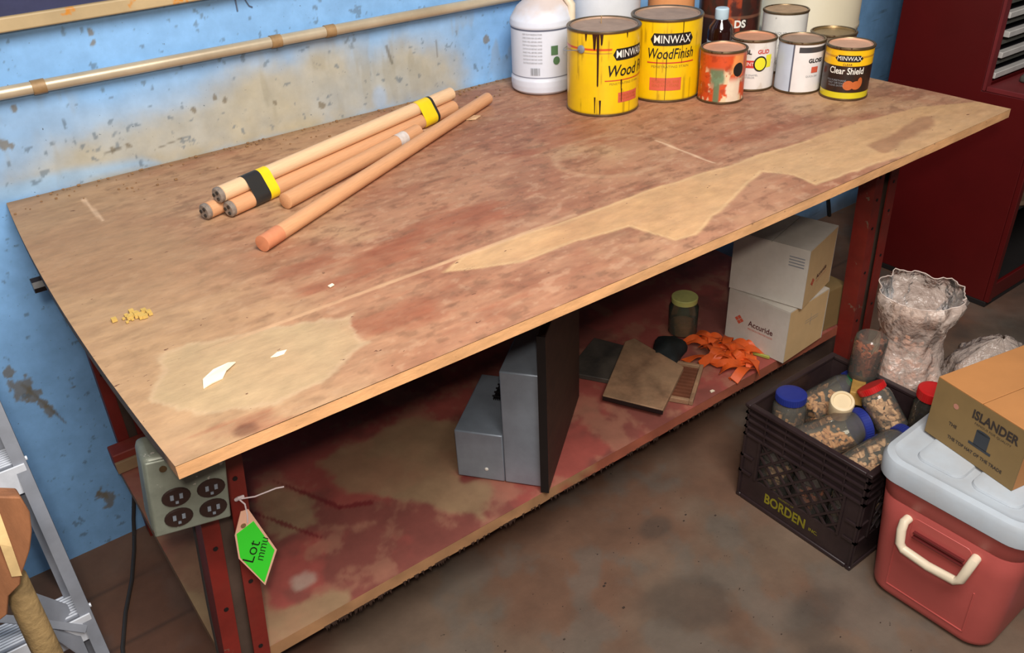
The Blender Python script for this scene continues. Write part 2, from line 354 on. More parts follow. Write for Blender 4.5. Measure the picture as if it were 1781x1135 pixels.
def floor_fn(u, v):
    x = np.interp(u, [0, .85, 1], [-1.6, 3.2, 6.5]); y = -3.2 + 3.2*v
    n = fbm(x, y, 2.2, 31); n2 = fbm(x, y, 8.0, 35); n3 = fbm(x, y, 1.1, 39)
    c = mixc(np.tile(lin((110, 90, 74)), (len(x), 1)), np.tile(lin((108, 78, 60)), (len(x), 1)), sstep(0.4, 0.6, n))
    c = mixc(c, lin((98, 92, 84)), sstep(0.52, 0.66, n2) * 0.5)
    c = mixc(c, lin((124, 80, 60)), sstep(0.5, 0.62, n3) * 0.45)
    for bx, by, rx, ry in [(.93, -1.03, .12, .09), (1.12, -1.22, .14, .06), (1.03, -.82, .05, .04), (1.0, -1.33, .1, .06), (2.5, -1.15, .5, .35), (2.9, -1.2, .6, .5)]:  # last two ellipses put the shade near the red cabinet into the floor colour
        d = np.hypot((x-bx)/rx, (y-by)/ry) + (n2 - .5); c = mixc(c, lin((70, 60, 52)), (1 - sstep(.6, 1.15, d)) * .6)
    # cracks / joints in the slab
    for (x0, y0, x1, y1) in [(-.4, -.16, .10, -.155), (-.4, -.34, .1, -.345), (1.9, -.28, 3.0, -.30)]:
        t = np.clip(((x-x0)*(x1-x0) + (y-y0)*(y1-y0)) / ((x1-x0)**2 + (y1-y0)**2), 0, 1)
        d = np.hypot(x-x0-t*(x1-x0), y-y0-t*(y1-y0)) + (n2-.5)*.008; c = mixc(c, lin((56, 46, 40)), (1 - sstep(.002, .007, np.abs(d))) * .5)
    return np.stack([x, y, np.zeros_like(x)], 1), c
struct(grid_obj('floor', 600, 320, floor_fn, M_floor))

# ------------------------------------------------------------ pipe and board on the wall
pz = 1.112
pipe = MB(); pp = [(-1.25, -.02, pz + .006)] + [(-.9 + .3*k, -.02, pz + .004*math.cos(k)*.5 - .0015*k) for k in range(14)]
pipe = obj('wall_pipe', MB().tube(pp, .0118, 16), M_pipe); tag(pipe, 'long thin stained metal pipe running along the blue wall', 'pipe')
def pipe_z(x): k = (x + .9) / .3; return pz + .002*math.cos(k) - .0015*k
for x in (.12, .60, .73, 1.9): obj('coupling', MB().tube([(x-.012, -.02, pipe_z(x)), (x+.012, -.02, pipe_z(x))], .0136, 16), M_rust, pipe)
for x in (-.5, 1.35, 2.6): obj('clip', MB().box(x-.008, x+.008, -.035, 0, pipe_z(x)-.017, pipe_z(x)+.017), M_rust, pipe, .002)
bd = thing('wall_board', 'dark blue board edged with rust-stained pale strip above the pipe', 'board', (0, 0, 0))
obj('panel', MB().box(-1.2, 1.1, -.022, -.001, 1.225, 1.9), M_slate, bd)
obj('edge_strip', MB().hexa([(-1.2, -.034, 1.203), (1.1, -.034, 1.216), (1.1, -.001, 1.216), (-1.2, -.001, 1.203)], [(-1.2, -.034, 1.231), (1.1, -.034, 1.240), (1.1, -.001, 1.240), (-1.2, -.001, 1.231)]), M_frame, bd, .003)

# ------------------------------------------------------------ workbench
bench = thing('workbench', 'long workbench with worn plywood top on chipped red steel legs', 'workbench', (0, 0, 0))
LIGHT = [(.50, -.82), (.56, -.795), (.62, -.795), (.83, -.80), (.97, -.80), (1.15, -.815), (1.39, -.83), (1.58, -.84), (1.76, -.87), (1.9, -.95), (1.9, -1.04), (1.62, -1.03), (1.38, -1.0), (1.21, -.985), (1.22, -.93), (1.19, -.88), (.97, -.955), (.89, -.985), (.85, -.975), (.83, -.89), (.72, -.875), (.61, -.875)]
STREAK = [(1.46, -.935), (1.70, -.905), (1.725, -.925), (1.64, -.965), (1.45, -.975)]
DUST = [(.08, -.76), (.18, -.775), (.24, -.82), (.33, -.84), (.30, -.92), (.22, -.965), (.14, -.975), (.06, -.93), (.035, -.86)]
def top_col(x, y):
    n = fbm(x*.6, y*1.1, 9, 51, 6); n2 = fbm(x, y, 14, 55, 6); n3 = fbm(x, y, 3.2, 59); g = fbm(x*.35, y*2.2, 30, 63); n4 = fbm(x*.7, y*1.2, 60, 67, 4)
    c = np.tile(lin((170, 120, 90)), (len(x), 1))
    c = mixc(c, lin((150, 96, 70)), sstep(.45, .62, n) * .75)
    c = mixc(c, lin((188, 150, 112)), sstep(.5, .66, n3) * .6)
    c = mixc(c, lin((128, 80, 58)), sstep(.56, .68, g) * .4)
    c = mixc(c, lin((112, 74, 52)), sstep(.60, .72, n4) * .5); c = mixc(c, lin((196, 156, 124)), sstep(.36, .26, n4) * .0 + (1 - sstep(.28, .38, n4)) * .35)
    c = mixc(c, lin((178, 146, 108)), (1 - sstep(.1, .42, x + (n3-.5)*.3)) * .6)                       # greyer, dustier left end
    for bx, by, r in [(.62, -.67, .10), (.45, -.72, .09), (.40, -.88, .08), (.34, -.66, .05), (.75, -.85, .08), (1.05, -.48, .12), (.5, -.97, .06), (.1, -.99, .05), (1.3, -.72, .1)]:
        d = np.hypot((x-bx)*.7, (y-by)*1.6)/r + (n2-.5)*1.6 + (g-.5)*1.5; c = mixc(c, lin((146, 80, 54)), (1 - sstep(.35, 1.0, d)) * .62)
    e = poly_sd(x, y, DUST) + (n2-.5)*.05; c = mixc(c, lin((184, 158, 120)), sstep(-.006, .008, e) * (.45 + .5*n2))
    rimd = np.abs(e - .003); c = mixc(c, lin((204, 174, 140)), (1 - sstep(.001, .006, rimd)) * .35)
    ring = np.abs(np.hypot((x-1.05), (y+.62)*1.2) - .13) + (n2-.5)*.01; c = mixc(c, lin((196, 156, 120)), (1 - sstep(.002, .012, ring)) * .3)
    e = poly_sd(x, y, LIGHT) + (n2-.5)*.012; c = mixc(c, mixc(np.tile(lin((200, 164, 120)), (len(x), 1)), np.tile(lin((206, 156, 104)), (len(x), 1)), n3), sstep(-.004, .004, e) * (.55 + .4*n2))
    rim = np.abs(e - .004); c = mixc(c, lin((222, 186, 138)), (1 - sstep(.001, .004, rim)) * .35 * (x < 1.4))
    sm = (1 - sstep(.003, .007, np.abs(y + .7935))) * (x < .8) * sstep(.1, .2, x); c = mixc(c, lin((204, 162, 124)), np.clip(sm*(.1+1.1*n2), 0, 1))
    e = poly_sd(x, y, STREAK) + (n2-.5)*.03; c = mixc(c, lin((150, 104, 74)), sstep(-.006, .006, e) * .75)
    for (x0, y0, x1, y1, w_) in [(.128, -.09, .135, -.225, .004), (1.17, -.62, 1.16, -.79, .0035), (.82, -.2, .90, -.235, .006)]:
        t = np.clip(((x-x0)*(x1-x0) + (y-y0)*(y1-y0)) / ((x1-x0)**2 + (y1-y0)**2), 0, 1); d = np.hypot(x-x0-t*(x1-x0), y-y0-t*(y1-y0))
        c = mixc(c, lin((226, 190, 156)), (1 - sstep(w_*.5, w_*1.2, d)) * .7)
    d = np.hypot(x-.09, (y+1.0)*1.2)/.02 + (n2-.5); c = mixc(c, lin((96, 54, 36)), (1 - sstep(.4, 1, d)) * .7)
    edge = sstep(-.045, -.005, y); c = mixc(c, lin((134, 104, 72)), edge * .7)
    return c
def bulge(y): t = np.clip(-y / 1.016, 0, 1); return -.016 * 4*t*(1-t)
def sag(x): t = np.clip(x / 1.885, 0, 1); return -.010 * 4*t*(1-t)
def board(name, y0, y1, front, nx, ny, side, zt=H, thick=.019):
    def shape(x, y):
        f = np.clip((y - y1) / (y0 - y1), 0, 1)
        yy = y + (sag(x) * (1 - (y-y0)/(y1-y0)) if front else 0)
        xx = x + bulge(y) * np.clip(1 - x/1.2, 0, 1); return xx, yy
    def fn(u, v):
        x = 1.885*u; y = y0 + (y1-y0)*v; c = top_col(x, y); xx, yy = shape(x, y)
        return np.stack([xx, yy, zt + (fbm(x, y, 4, 71) - .5)*.0016], 1), c
    ring = [(1.885*k/40, y0) for k in range(41)] + [(1.885, y0 + (y1-y0)*k/12) for k in range(1, 13)] + [(1.885*(1-k/40), y1) for k in range(1, 41)] + [(0, y1 + (y0-y1)*k/12) for k in range(1, 12)]
    n = len(ring); vs = []
    for zz in (zt - .0006, zt - thick*.5, zt - thick):
        for i, (x, y) in enumerate(ring):
            a, b = shape(np.array([x]), np.array([y])); vs.append((float(a[0]), float(b[0]), zz - (random.random()*.0008 if zz < zt - .01 else 0)))
    fs = [(i, (i+1) % n, n + (i+1) % n, n + i) for i in range(n)] + [(n+i, n+(i+1) % n, 2*n + (i+1) % n, 2*n + i) for i in range(n)] + [tuple(range(2*n, 3*n))]
    mb = MB().add(vs, [f[::-1] for f in fs])
    def ec(p):
        k = random.random()*.15
        if p[0] < .02 and p[1] > -.985: return tuple(lin((92, 76, 62)) * (1+k))
        return tuple(lin(side) * (.85 + 2*k))
    return grid_obj(name, nx, ny, fn, M_top, bench, extra=(mb, ec))
board('top_board', -.788, -.004, False, 420, 180, (170, 130, 96))
board('top_board', -1.014, -.7895, True, 420, 64, (220, 164, 112), zt=H + .0008)
# aprons under the top
obj('apron', MB().box(.06, 1.82, -.80, -.775, .71, .875), M_dark, bench, .002)
obj('apron', MB().box(.06, 1.82, -.05, -.025, .76, .875), M_dark, bench, .002)
for x in (.07, 1.80): obj('cross_rail', MB().box(x-.018, x+.018, -.775, -.05, .80, .875), M_redin, bench, .002)
bolt = MB().tube([(-.006, -.34, .862), (.03, -.34, .862)], .009, 8).tube([(-.03, -.34, .862), (-.004, -.34, .862)], .014, 8)
obj('end_bolt', bolt, M_black, bench)

def channel_leg(xt0, xt1, xb0, xb1, yf, depth, ztop, back=False):
    """two flanges facing out with a recessed web: a folded steel channel; children: holes"""
    mb = MB(); fw = .36
    def seg(a, b, y0, y1):
        mb.hexa([(xb0+(xb1-xb0)*a, y0, 0), (xb0+(xb1-xb0)*b, y0, 0), (xb0+(xb1-xb0)*b, y1, 0), (xb0+(xb1-xb0)*a, y1, 0)],
                [(xt0+(xt1-xt0)*a, y0, ztop), (xt0+(xt1-xt0)*b, y0, ztop), (xt0+(xt1-xt0)*b, y1, ztop), (xt0+(xt1-xt0)*a, y1, ztop)])
    seg(0, fw, yf, yf+.004); seg(1-fw, 1, yf, yf+.004); seg(0, .06, yf+.004, yf+depth); seg(.94, 1, yf+.004, yf+depth)
    o = obj('leg', mb, M_red, bench)
    w_ = MB(); a, b = fw-.04, 1-fw+.04; y0, y1 = yf+depth*.35, yf+depth*.45
    w_.hexa([(xb0+(xb1-xb0)*.06, y0, 0), (xb0+(xb1-xb0)*.94, y0, 0), (xb0+(xb1-xb0)*.94, y1, 0), (xb0+(xb1-xb0)*.06, y1, 0)],
            [(xt0+(xt1-xt0)*.06, y0, ztop), (xt0+(xt1-xt0)*.94, y0, ztop), (xt0+(xt1-xt0)*.94, y1, ztop), (xt0+(xt1-xt0)*.06, y1, ztop)])
    obj('web', w_, M_redin, o)
    for z in ((.30, .45, .58, .66, .72) if not back else (.5, .62)):
        for a in (.18, .82):
            x = (xb0+(xb1-xb0)*a) + ((xt0+(xt1-xt0)*a) - (xb0+(xb1-xb0)*a)) * z/ztop
            obj('bolt_hole', MB().tube([(x, yf-.0012, z + (a-.5)*.05), (x, yf+.001, z + (a-.5)*.05)], .004, 10), M_black, o)
    return o
channel_leg(.062, .138, -.018, .058, -.806, .042, .875)
channel_leg(1.742, 1.842, 1.79, 1.878, -.806, .045, .875)
channel_leg(.045, .115, .035, .105, -.048, .034, .875, True)
channel_leg(1.76, 1.84, 1.78, 1.86, -.048, .034, .875, True)

RED = lin((164, 80, 70)); RED2 = lin((118, 30, 34)); TANS = lin((162, 136, 100))
def shelf_col(x, y):
    n = fbm(x, y, 5, 81); n2 = fbm(x, y, 16, 85)
    c = np.tile(RED, (len(x), 1)); c = mixc(c, lin((122, 70, 60)), sstep(.45, .58, n) * .75); c = mixc(c, lin((178, 126, 100)), sstep(.48, .66, n2) * .5)
    for poly, k in (([(.38, -.34), (.62, -.35), (.76, -.47), (.70, -.56), (.60, -.58), (.64, -.68), (.58, -.74), (.52, -.64), (.46, -.55), (.38, -.50)], .8), ([(.24, -.35), (.33, -.44), (.30, -.53), (.20, -.54)], .75),
                    ([(0, -.2), (.16, -.3), (.2, -.55), (.14, -.66), (0, -.6)], .55), ([(0, -.76), (0, -.5), (.10, -.66), (.26, -.74), (.26, -.77)], .85)):
        e = poly_sd(x, y, poly) + (n2-.5)*.06; c = mixc(c, TANS, sstep(-.012, .012, e) * k * (.7 + .3*n))
    for (x0, y0, x1, y1, w_) in [(.28, -.34, .36, -.52, .006), (.36, -.52, .42, -.55, .004), (.2, -.4, .3, -.6, .003), (.62, -.62, .8, -.66, .02)]:
        t = np.clip(((x-x0)*(x1-x0) + (y-y0)*(y1-y0)) / ((x1-x0)**2 + (y1-y0)**2), 0, 1); d = np.hypot(x-x0-t*(x1-x0), y-y0-t*(y1-y0)) + (n2-.5)*.02
        c = mixc(c, RED2, (1 - sstep(w_*.5, w_*1.3, d)) * .8)
    d = np.hypot(x-.21, y+.66)/.025 + (n2-.5)*1.5; c = mixc(c, lin((206, 190, 170)), (1 - sstep(.3, 1, d)) * .5)
    return c
ZS = .25
def shelf_fn(u, v):
    x = .018 + 1.862*u; y = -.762 + .757*v; z = ZS + (fbm(x, y, 3, 91)-.5)*.003 + .0*x
    return np.stack([x, y, z], 1), shelf_col(x, y)
smb = MB(); vs = []
ring = [(.018 + 1.862*k/60, -.762) for k in range(61)] + [(1.88, -.005)] + [(.018, -.005)]
for zz in (ZS, ZS-.028):
    for (x, y) in ring: vs.append((x, y, zz - (random.random()*.004 if zz < ZS else 0)))
n = len(ring); smb.add(vs, [(i, n+i, n+(i+1) % n, (i+1) % n) for i in range(n)] + [tuple(range(n, 2*n))[::-1]])
def sec(p):
    k = random.random()*.3; 
    return tuple((lin((176, 130, 90)) if p[0] < .75 + .3*random.random() else lin((164, 90, 66))) * (.8 + k))
grid_obj('lower_shelf', 380, 150, shelf_fn, M_shelf, bench, extra=(smb, sec))
# frayed splinters on the underside of the shelf's front edge
spl = MB()
for k in range(170):
    x = .2 + 1.5*random.random()**1.3; l_ = .004 + .010*random.random()
    spl.add([(x-.003, -.762, ZS-.027), (x+.004, -.762, ZS-.027), (x + .006*(random.random()-.5), -.764, ZS-.027-l_)], [(0, 1, 2)])
so = obj('splinters', spl, M_dark, bench, smooth=0); so['kind'] = 'stuff'
obj('back_rail', MB().box(.012, 1.88, -.095, -.0485, ZS+.002, ZS+.052), mat('dusty_red_rail', (134, 50, 38), .6, var=.3, vscale=12, dust=.5, dustcol=(140, 104, 78)), bench, .003)
obj('rail_strip', MB().box(.012, 1.88, -.103, -.0955, ZS+.004, ZS+.034), mat('tan_strip', (158, 128, 94), .7, var=.15), bench, .001)
obj('shelf_bearer', MB().box(.06, 1.84, -.30, -.27, .15, ZS-.032), M_dark, bench)

# ------------------------------------------------------------ outlet box on the left leg
ob = thing('outlet_box', 'grey painted four-socket electrical box fixed to the bench front leg', 'outlet box', (.030, -.848, .748), (math.radians(-2), math.radians(8), math.radians(-6)))
W2, H2 = .053, .063
obj('housing', MB().box(-W2, W2, -.028, .036, -H2, H2), M_outlet, ob, .010, 3)
obj('cover', MB().box(-W2+.002, W2-.002, -.034, -.0285, -H2+.002, H2-.002), M_outlet, ob, .004, 3)
for cx_ in (-.018, .028):
    for cz_ in (-.036, -.002):
        r_ = obj('socket', MB().lathe([(.0, .0375), (.0155, .0375), (.0165, .036), (.0165, .033)], 20).xf(Matrix.Rotation(PI/2, 4, 'X')).xf(Matrix.Translation((cx_, 0, cz_)) @ Matrix.Diagonal((1.15, 1, .88, 1))), M_recept, ob)
        hole = MB()
        for s_ in (-.006, .006): hole.box(cx_+s_-.0022, cx_+s_+.0022, -.0385, -.0378, cz_-.002, cz_+.006)
        hole.box(cx_-.002, cx_+.002, -.0385, -.0378, cz_-.009, cz_-.005)
        obj('slots', hole, M_galv, r_)
obj('screw', MB().lathe([(0, 0), (.004, 0), (.005, -.002)], 12).xf(Matrix.Translation((-.03, -.037, .05)) @ Matrix.Rotation(-PI/2, 4, 'X')), M_tin, ob)
cab = MB(); cab.tube([(.045, -.80, .69), (.040, -.765, .62), (.022, -.757, .42), (.008, -.768, .27), (.010, -.745, .212), (.05, -.68, .212), (.065, -.40, .212), (.055, -.12, .205), (.035, -.035, .14), (.014, -.020, .05), (.002, -.030, .010), (-.012, -.075, .0065), (-.045, -.17, .0065), (-.085, -.26, .0065), (-.118, -.355, .0065), (-.14, -.46, .0065), (-.17, -.62, .0065)], .0045, 8)
tag(obj('power_cable', cab, mat('grey_cable', (62, 58, 56), .5, var=.1)), 'dark grey cable hanging from the outlet box to the floor', 'cable')

# ------------------------------------------------------------ tag
tg = thing('price_tag', 'bright green sticker on pink card tag tied to the red leg', 'tag', (.104, -.812, .632))
def TG(x, z, y=0): return (x, -.012 + y, z)
card = MB(); cp = [(-.008, -.006), (.004, -.008), (.030, -.112), (-.002, -.172), (-.030, -.092), (-.026, -.045)]
card.add([TG(x, z, 0) for x, z in cp] + [TG(x, z, .0012) for x, z in cp], [(0,1,2,3,4,5), tuple(range(6, 12))[::-1]] + [(i, (i+1) % 6, 6+(i+1) % 6, 6+i) for i in range(6)])
obj('card', card, M_tagpink, tg, smooth=0)
gp = [(-.023, -.043), (.0065, -.034), (.0262, -.110), (-.0025, -.165), (-.0275, -.091)]
gr = MB().add([TG(x, z, -.0007) for x, z in gp] + [TG(x, z, -.0001) for x, z in gp], [(0,1,2,3,4), tuple(range(5, 10))[::-1]] + [(i, (i+1) % 5, 5+(i+1) % 5, 5+i) for i in range(5)])
go = obj('sticker', gr, M_taggreen, tg, smooth=0)
decal('writing', text_mesh('Lot', .030, shear=.3, bold=-.0002), on_plane((-.010, -.0132, -.092), (math.cos(1.05), 0, math.sin(1.05)), (-math.sin(1.05), 0, math.cos(1.05))), M_k, go)
decal('writing', text_mesh('mmu', .022, shear=.4, bold=-.0002), on_plane((.007, -.0132, -.096), (math.cos(1.15), 0, math.sin(1.15)), (-math.sin(1.15), 0, math.cos(1.15))), M_k, go)
obj('string', MB().tube([(-.004, -.004, .012), (.001, -.011, .004), (.0, -.013, -.016), (-.003, -.0135, -.030)], .0013, 6).tube([(-.004, -.004, .012), (.018, -.012, .010), (.05, -.02, .014), (.062, -.02, .010)], .0012, 6).tube([(-.008, 0, .010), (-.004, -.004, .014), (.004, -.003, .012)], .003, 6), M_string, tg)
obj('eyelet', MB().lathe([(.0022, 0), (.0042, 0), (.0042, .001), (.0022, .001)], 14).xf(Matrix.Translation((-.010, -.0125, -.033)) @ Matrix.Rotation(PI/2, 4, 'X')), M_rust, tg)

# ------------------------------------------------------------ dowels on the bench
def dowel_mb(p, q, r, n=20):
    p = Vector(p); q = Vector(q); d = (q-p).normalized()
    return MB().tube([p, p + d*.001, q - d*.001, q], [r*.9, r, r, r*.9], n)
def dowel_local(name, p, q, r, m_, parent=None):
    p = Vector(p); q = Vector(q); d = q - p; l_ = d.length
    o = obj(name, MB().tube([(0, 0, 0), (.0012, 0, 0), (l_-.0012, 0, 0), (l_, 0, 0)], [r*.88, r, r, r*.88], 20), m_, parent)
    o.location = p; o.rotation_euler = d.to_track_quat('X', 'Z').to_euler(); return o
r = .0152; zt = H + .0014 + r
db = thing('dowel_bundle', 'bundle of three pale dowels taped yellow and black near each end', 'dowels', (.31, -.35, H + .0014))
loc0 = Vector(db.location); perp = Vector((-.312, .950, 0))
A0, A1 = Vector((.320, -.376, zt)), Vector((.955, -.160, zt)); dr = (A1-A0).normalized(); pr_ = Vector((-dr.y, dr.x, 0))
B0, B1 = A0 + pr_*(2*r+.0006) - dr*.030, A1 + pr_*(2*r+.0006) - dr*.012
T0 = A0 + pr_*(r+.0003) + Vector((0, 0, r*1.74)) - dr*.006; T1 = A1 + pr_*(r+.0003) + Vector((0, 0, r*1.74)) + dr*.012
for P0, P1, mm in ((A0, A1, M_birch2), (B0, B1, M_birch2), (T0, T1, M_birch)):
    d_ = dowel_local('dowel', P0 - loc0, P1 - loc0, r, mm, db)
    e_ = obj('end_fitting', MB().tube([(-.0005, 0, 0), (-.007, 0, 0), (-.009, 0, 0)], [r*.98, r*.98, r*.8], 16), M_endgrey, d_)
    hl = MB()
    for a in (0, 2.1, 4.2): hl.tube([(-.0105, .007*math.cos(a), .007*math.sin(a)), (-.0085, .007*math.cos(a), .007*math.sin(a))], .0035, 8)
    obj('end_hole', hl, M_tapek, e_)
def wrap(s0, s1, m_, name):
    mb = MB(); ce = [(0, 0), (2*r+.0006, 0), (r+.0003, r*1.74)]; R_ = r + .0009; prof = []
    for (cx_, cz_), a0 in zip([ce[0], ce[2], ce[1]], (210, 90, -30)):
        for k in range(9):
            a = math.radians(a0 + 60 - 15*k); prof.append((cx_ + R_*math.cos(a), max(-r, cz_ + R_*math.sin(a))))
    vs = []
    for s in (s0, s1):
        for (a, b) in prof: vs.append(A0 + dr*s + pr_*a + Vector((0, 0, b)) - loc0)
    n = len(prof); mb.add(vs, [(i, (i+1) % n, n+(i+1) % n, n+i) for i in range(n)])
    return obj(name, mb, m_, db)
wrap(.045, .082, M_tapek, 'black_tape'); wrap(.082, .104, M_tapey, 'yellow_tape')
wrap(.548, .592, M_tapey, 'yellow_tape'); wrap(.592, .600, M_tapek, 'black_tape')
d1 = dowel_local('dowel', (.408, -.415, zt + .0), (.800, -.248, zt), .0155, M_birch2); tag(d1, 'short thick tan dowel lying between taped bundle and long loose dowel', 'dowel', 'loose dowels on the bench')
obj('paper_label', MB().tube([(.345, 0, 0), (.375, 0, 0)], .0159, 20, cap=False), mat('clear_label', (214, 200, 190), .3, var=.2, vscale=80), d1)
d2 = dowel_local('dowel', (.303, -.556, zt - .001), (1.056, -.158, zt - .001), .0143, M_birch2); tag(d2, 'longest loose dowel, nearest the front, with a reddish lower end', 'dowel', 'loose dowels on the bench')
obj('reddish_end', MB().tube([(-.0006, 0, 0), (.0, 0, 0), (.045, 0, 0)], [.012, .0146, .0146], 20), M_endred, d2)

# ------------------------------------------------------------ cans, jug and bottles on the bench
CAMXY = (-.1223, -1.8615)
def face(x, y): return math.atan2(CAMXY[1]-y, CAMXY[0]-x)
ZT = H + .0014
def can_body(name, parent, R, h, colfn, ang0, m_=M_can, nu=168, nv=80):
    def fn(u, v):
        a = 2*PI*u; z = .003 + (h-.006)*v; s = ((a - ang0 + PI) % (2*PI) - PI) * R
        return np.stack([R*np.cos(a), R*np.sin(a), z], 1), colfn(s, z / h, a)
    return grid_obj(name, nu, nv, fn, m_, parent, close_u=True)
def can_metal(parent, R, h, lidm=None, rimm=None, lid=True):
    obj('bottom_rim', MB().lathe([(0, .002), (R*.94, .002), (R+.001, 0), (R+.0018, .0015), (R+.0014, .0042), (R-.001, .0050)], 56), rimm or M_tin, parent)
    obj('top_rim', MB().lathe([(R-.001, h-.0055), (R+.0018, h-.0050), (R+.0022, h-.002), (R+.0005, h), (R*.955, h), (R*.93, h-.002), (R*.925, h-.006)], 56), rimm or M_tin, parent)
    if lid: obj('lid', MB().lathe([(R*.93, h-.006), (R*.915, h-.0015), (R*.89, h-.001), (R*.87, h-.0045), (R*.5, h-.005), (0, h-.0048)], 56), lidm or M_lid, parent)
YEL = lin((232, 188, 6))
def drips(parent, R, ang0, items):
    for (x, yt, yb, w_) in items:
        pts = [(x-w_, yt), (x+w_, yt), (x+w_*.7, (yt+yb)/2), (x+w_*.5, yb+.004), (x, yb), (x-w_*.5, yb+.004), (x-w_*.6, (yt+yb)/2)]
        decal('stain_drip', shape_bm([pts]), on_cyl(R, ang0, .0011), M_stain, parent, cut=.003)

# gallon 1
def gal_col(stripe):
    def f(s, t, a):
        n = fbm(s*60, t*4, 1.0, 101); c = np.tile(YEL, (len(s), 1)); c = mixc(c, lin((226, 178, 16)), sstep(.5, .7, n)*.5)
        c = mixc(c, lin((110, 70, 20)), sstep(.955, .985, t)*.8); c = mixc(c, lin((120, 84, 20)), (1-sstep(.015, .05, t))*.7)
        if stripe:
            c = mixc(c, lin((206, 50, 26)), ((t > .785) & (t < .812) & (s < .02)).astype(float)*.95)
            c = mixc(c, lin((150, 90, 60)), ((t > .745) & (t < .758) & (s < .02)).astype(float)*.7)
            c = mixc(c, lin((226, 150, 120)), ((t > .76) & (t < .80) & (s < -.09)).astype(float)*.7)
        nn = fbm(s*160, t*1.4, 1.0, 107); c = mixc(c, lin((120, 80, 10)), sstep(.66, .74, nn) * .45)
        return c
    return f
R, h = .084, .190
x_, y_ = 1.248, -.362
g1 = thing('paint_can', 'front yellow wood stain gallon can, streaked with dark drips, with wire bail', 'can', (x_, y_, ZT), group='yellow wood stain gallon cans')
f0 = face(x_, y_)
can_body('body', g1, R, h, gal_col(True), f0); can_metal(g1, R, h)
F = on_cyl(R, f0, .0006); F2 = on_cyl(R, f0, .0010)
hexp = lambda x0, x1, y0, y1: [(x0, (y0+y1)/2), (x0+.008, y0), (x1-.008, y0), (x1, (y0+y1)/2), (x1-.008, y1), (x0+.008, y1)]
decal('name_plate', shape_bm([hexp(.022, .118, .126, .152)]), F, M_k, g1, cut=.004)
decal('lettering', text_mesh('MINWAX', .024, bold=.0001, width=.082), F2, M_w, g1, .070, .139, cut=.004)
decal('lettering', text_mesh('Wood Finish', .036, shear=.25, bold=.0004, width=.150), F2, M_k, g1, .084, .102, cut=.004)
decal('red_line', shape_bm([rect(.004, .13, .081, .083)]), F2, M_r, g1, cut=.004)
decal('small_print', text_mesh('PENETRATING STAIN', .007, width=.08), F2, M_dgn, g1, .055, .074, cut=.004)
decal('red_panel', shape_bm([rect(.036, .095, .030, .053)]), F, M_r2, g1, cut=.004)
decal('panel_print', text_mesh('INTERIOR OIL BASE\nSEALS AND STAINS', .007, width=.05), F2, M_org, g1, .064, .042, cut=.004)
drips(g1, R, f0, [(-.012, .188, .068, .0035), (-.020, .186, .150, .005), (-.004, .186, .160, .004), (-.040, .187, .168, .003), (.056, .187, .172, .002), (-.018, .045, .006, .0018), (-.006, .038, .004, .0025), (.044, .062, .030, .0015), (.043, .083, .058, .002)])
ear = MB().lathe([(0, 0), (.010, 0), (.010, .003), (.006, .005), (0, .005)], 18)
for sgn in (-1, 1):
    a = f0 - .62 if sgn < 0 else f0 - .62 + PI
    obj('bail_ear', MB().lathe([(0, 0), (.009, 0), (.009, .003), (.006, .005), (0, .005)], 18).xf(Matrix.Translation((R*math.cos(a), R*math.sin(a), .150)) @ Matrix.Rotation(a, 4, 'Z') @ Matrix.Rotation(PI/2, 4, 'Y')), M_galv, g1)
a1 = f0 - .62; bail = []
for k in range(21):
    t = PI*k/20; u_ = math.cos(t); v_ = math.sin(t)
    px = (R+.006)*u_; pd = -(R+.010)*v_
    bail.append((px*math.cos(a1) - pd*math.sin(a1), px*math.sin(a1) + pd*math.cos(a1), .150 - .020*v_))
obj('bail_wire', MB().tube(bail, .0010, 6), M_galv, g1)
nail = obj('lid_nail', MB().tube([(.01, .02, h-.006), (.012, .022, h+.012)], .0012, 6), M_rust, g1)

# gallon 2
x_, y_ = 1.428, -.386
g2 = thing('paint_can', 'second yellow wood stain gallon can, behind the dripped one, full name showing', 'can', (x_, y_, ZT), group='yellow wood stain gallon cans')
f0 = face(x_, y_)
can_body('body', g2, R, h, gal_col(False), f0); can_metal(g2, R, h)
F = on_cyl(R, f0, .0006); F2 = on_cyl(R, f0, .0010); sx = .012
decal('name_plate', shape_bm([hexp(-.048+sx, .056+sx, .132, .160)]), F, M_k, g2, cut=.004)
decal('lettering', text_mesh('MINWAX', .026, bold=.0001, width=.088), F2, M_w, g2, .004+sx, .146, cut=.004)
decal('lettering', text_mesh('WoodFinish', .034, shear=.2, bold=.0003, width=.112), F2, M_k, g2, .002+sx, .113, cut=.004)
decal('red_line', shape_bm([rect(-.054+sx, .062+sx, .092, .0945)]), F2, M_r, g2, cut=.004)
decal('small_print', text_mesh('PENETRATING STAIN', .008, width=.09), F2, M_dgn, g2, .002+sx, .084, cut=.004)
decal('red_panel', shape_bm([rect(-.046+sx, .030+sx, .028, .058)]), F, M_r2, g2, cut=.004)
decal('panel_print', text_mesh('INTERIOR OIL BASE\nSEALS AND STAINS', .009, width=.066), F2, M_org, g2, -.008+sx, .044, cut=.004)
drips(g2, R, f0, [(-.018, .110, .050, .0008), (.004, .120, .004, .001), (.040, .188, .090, .001)])

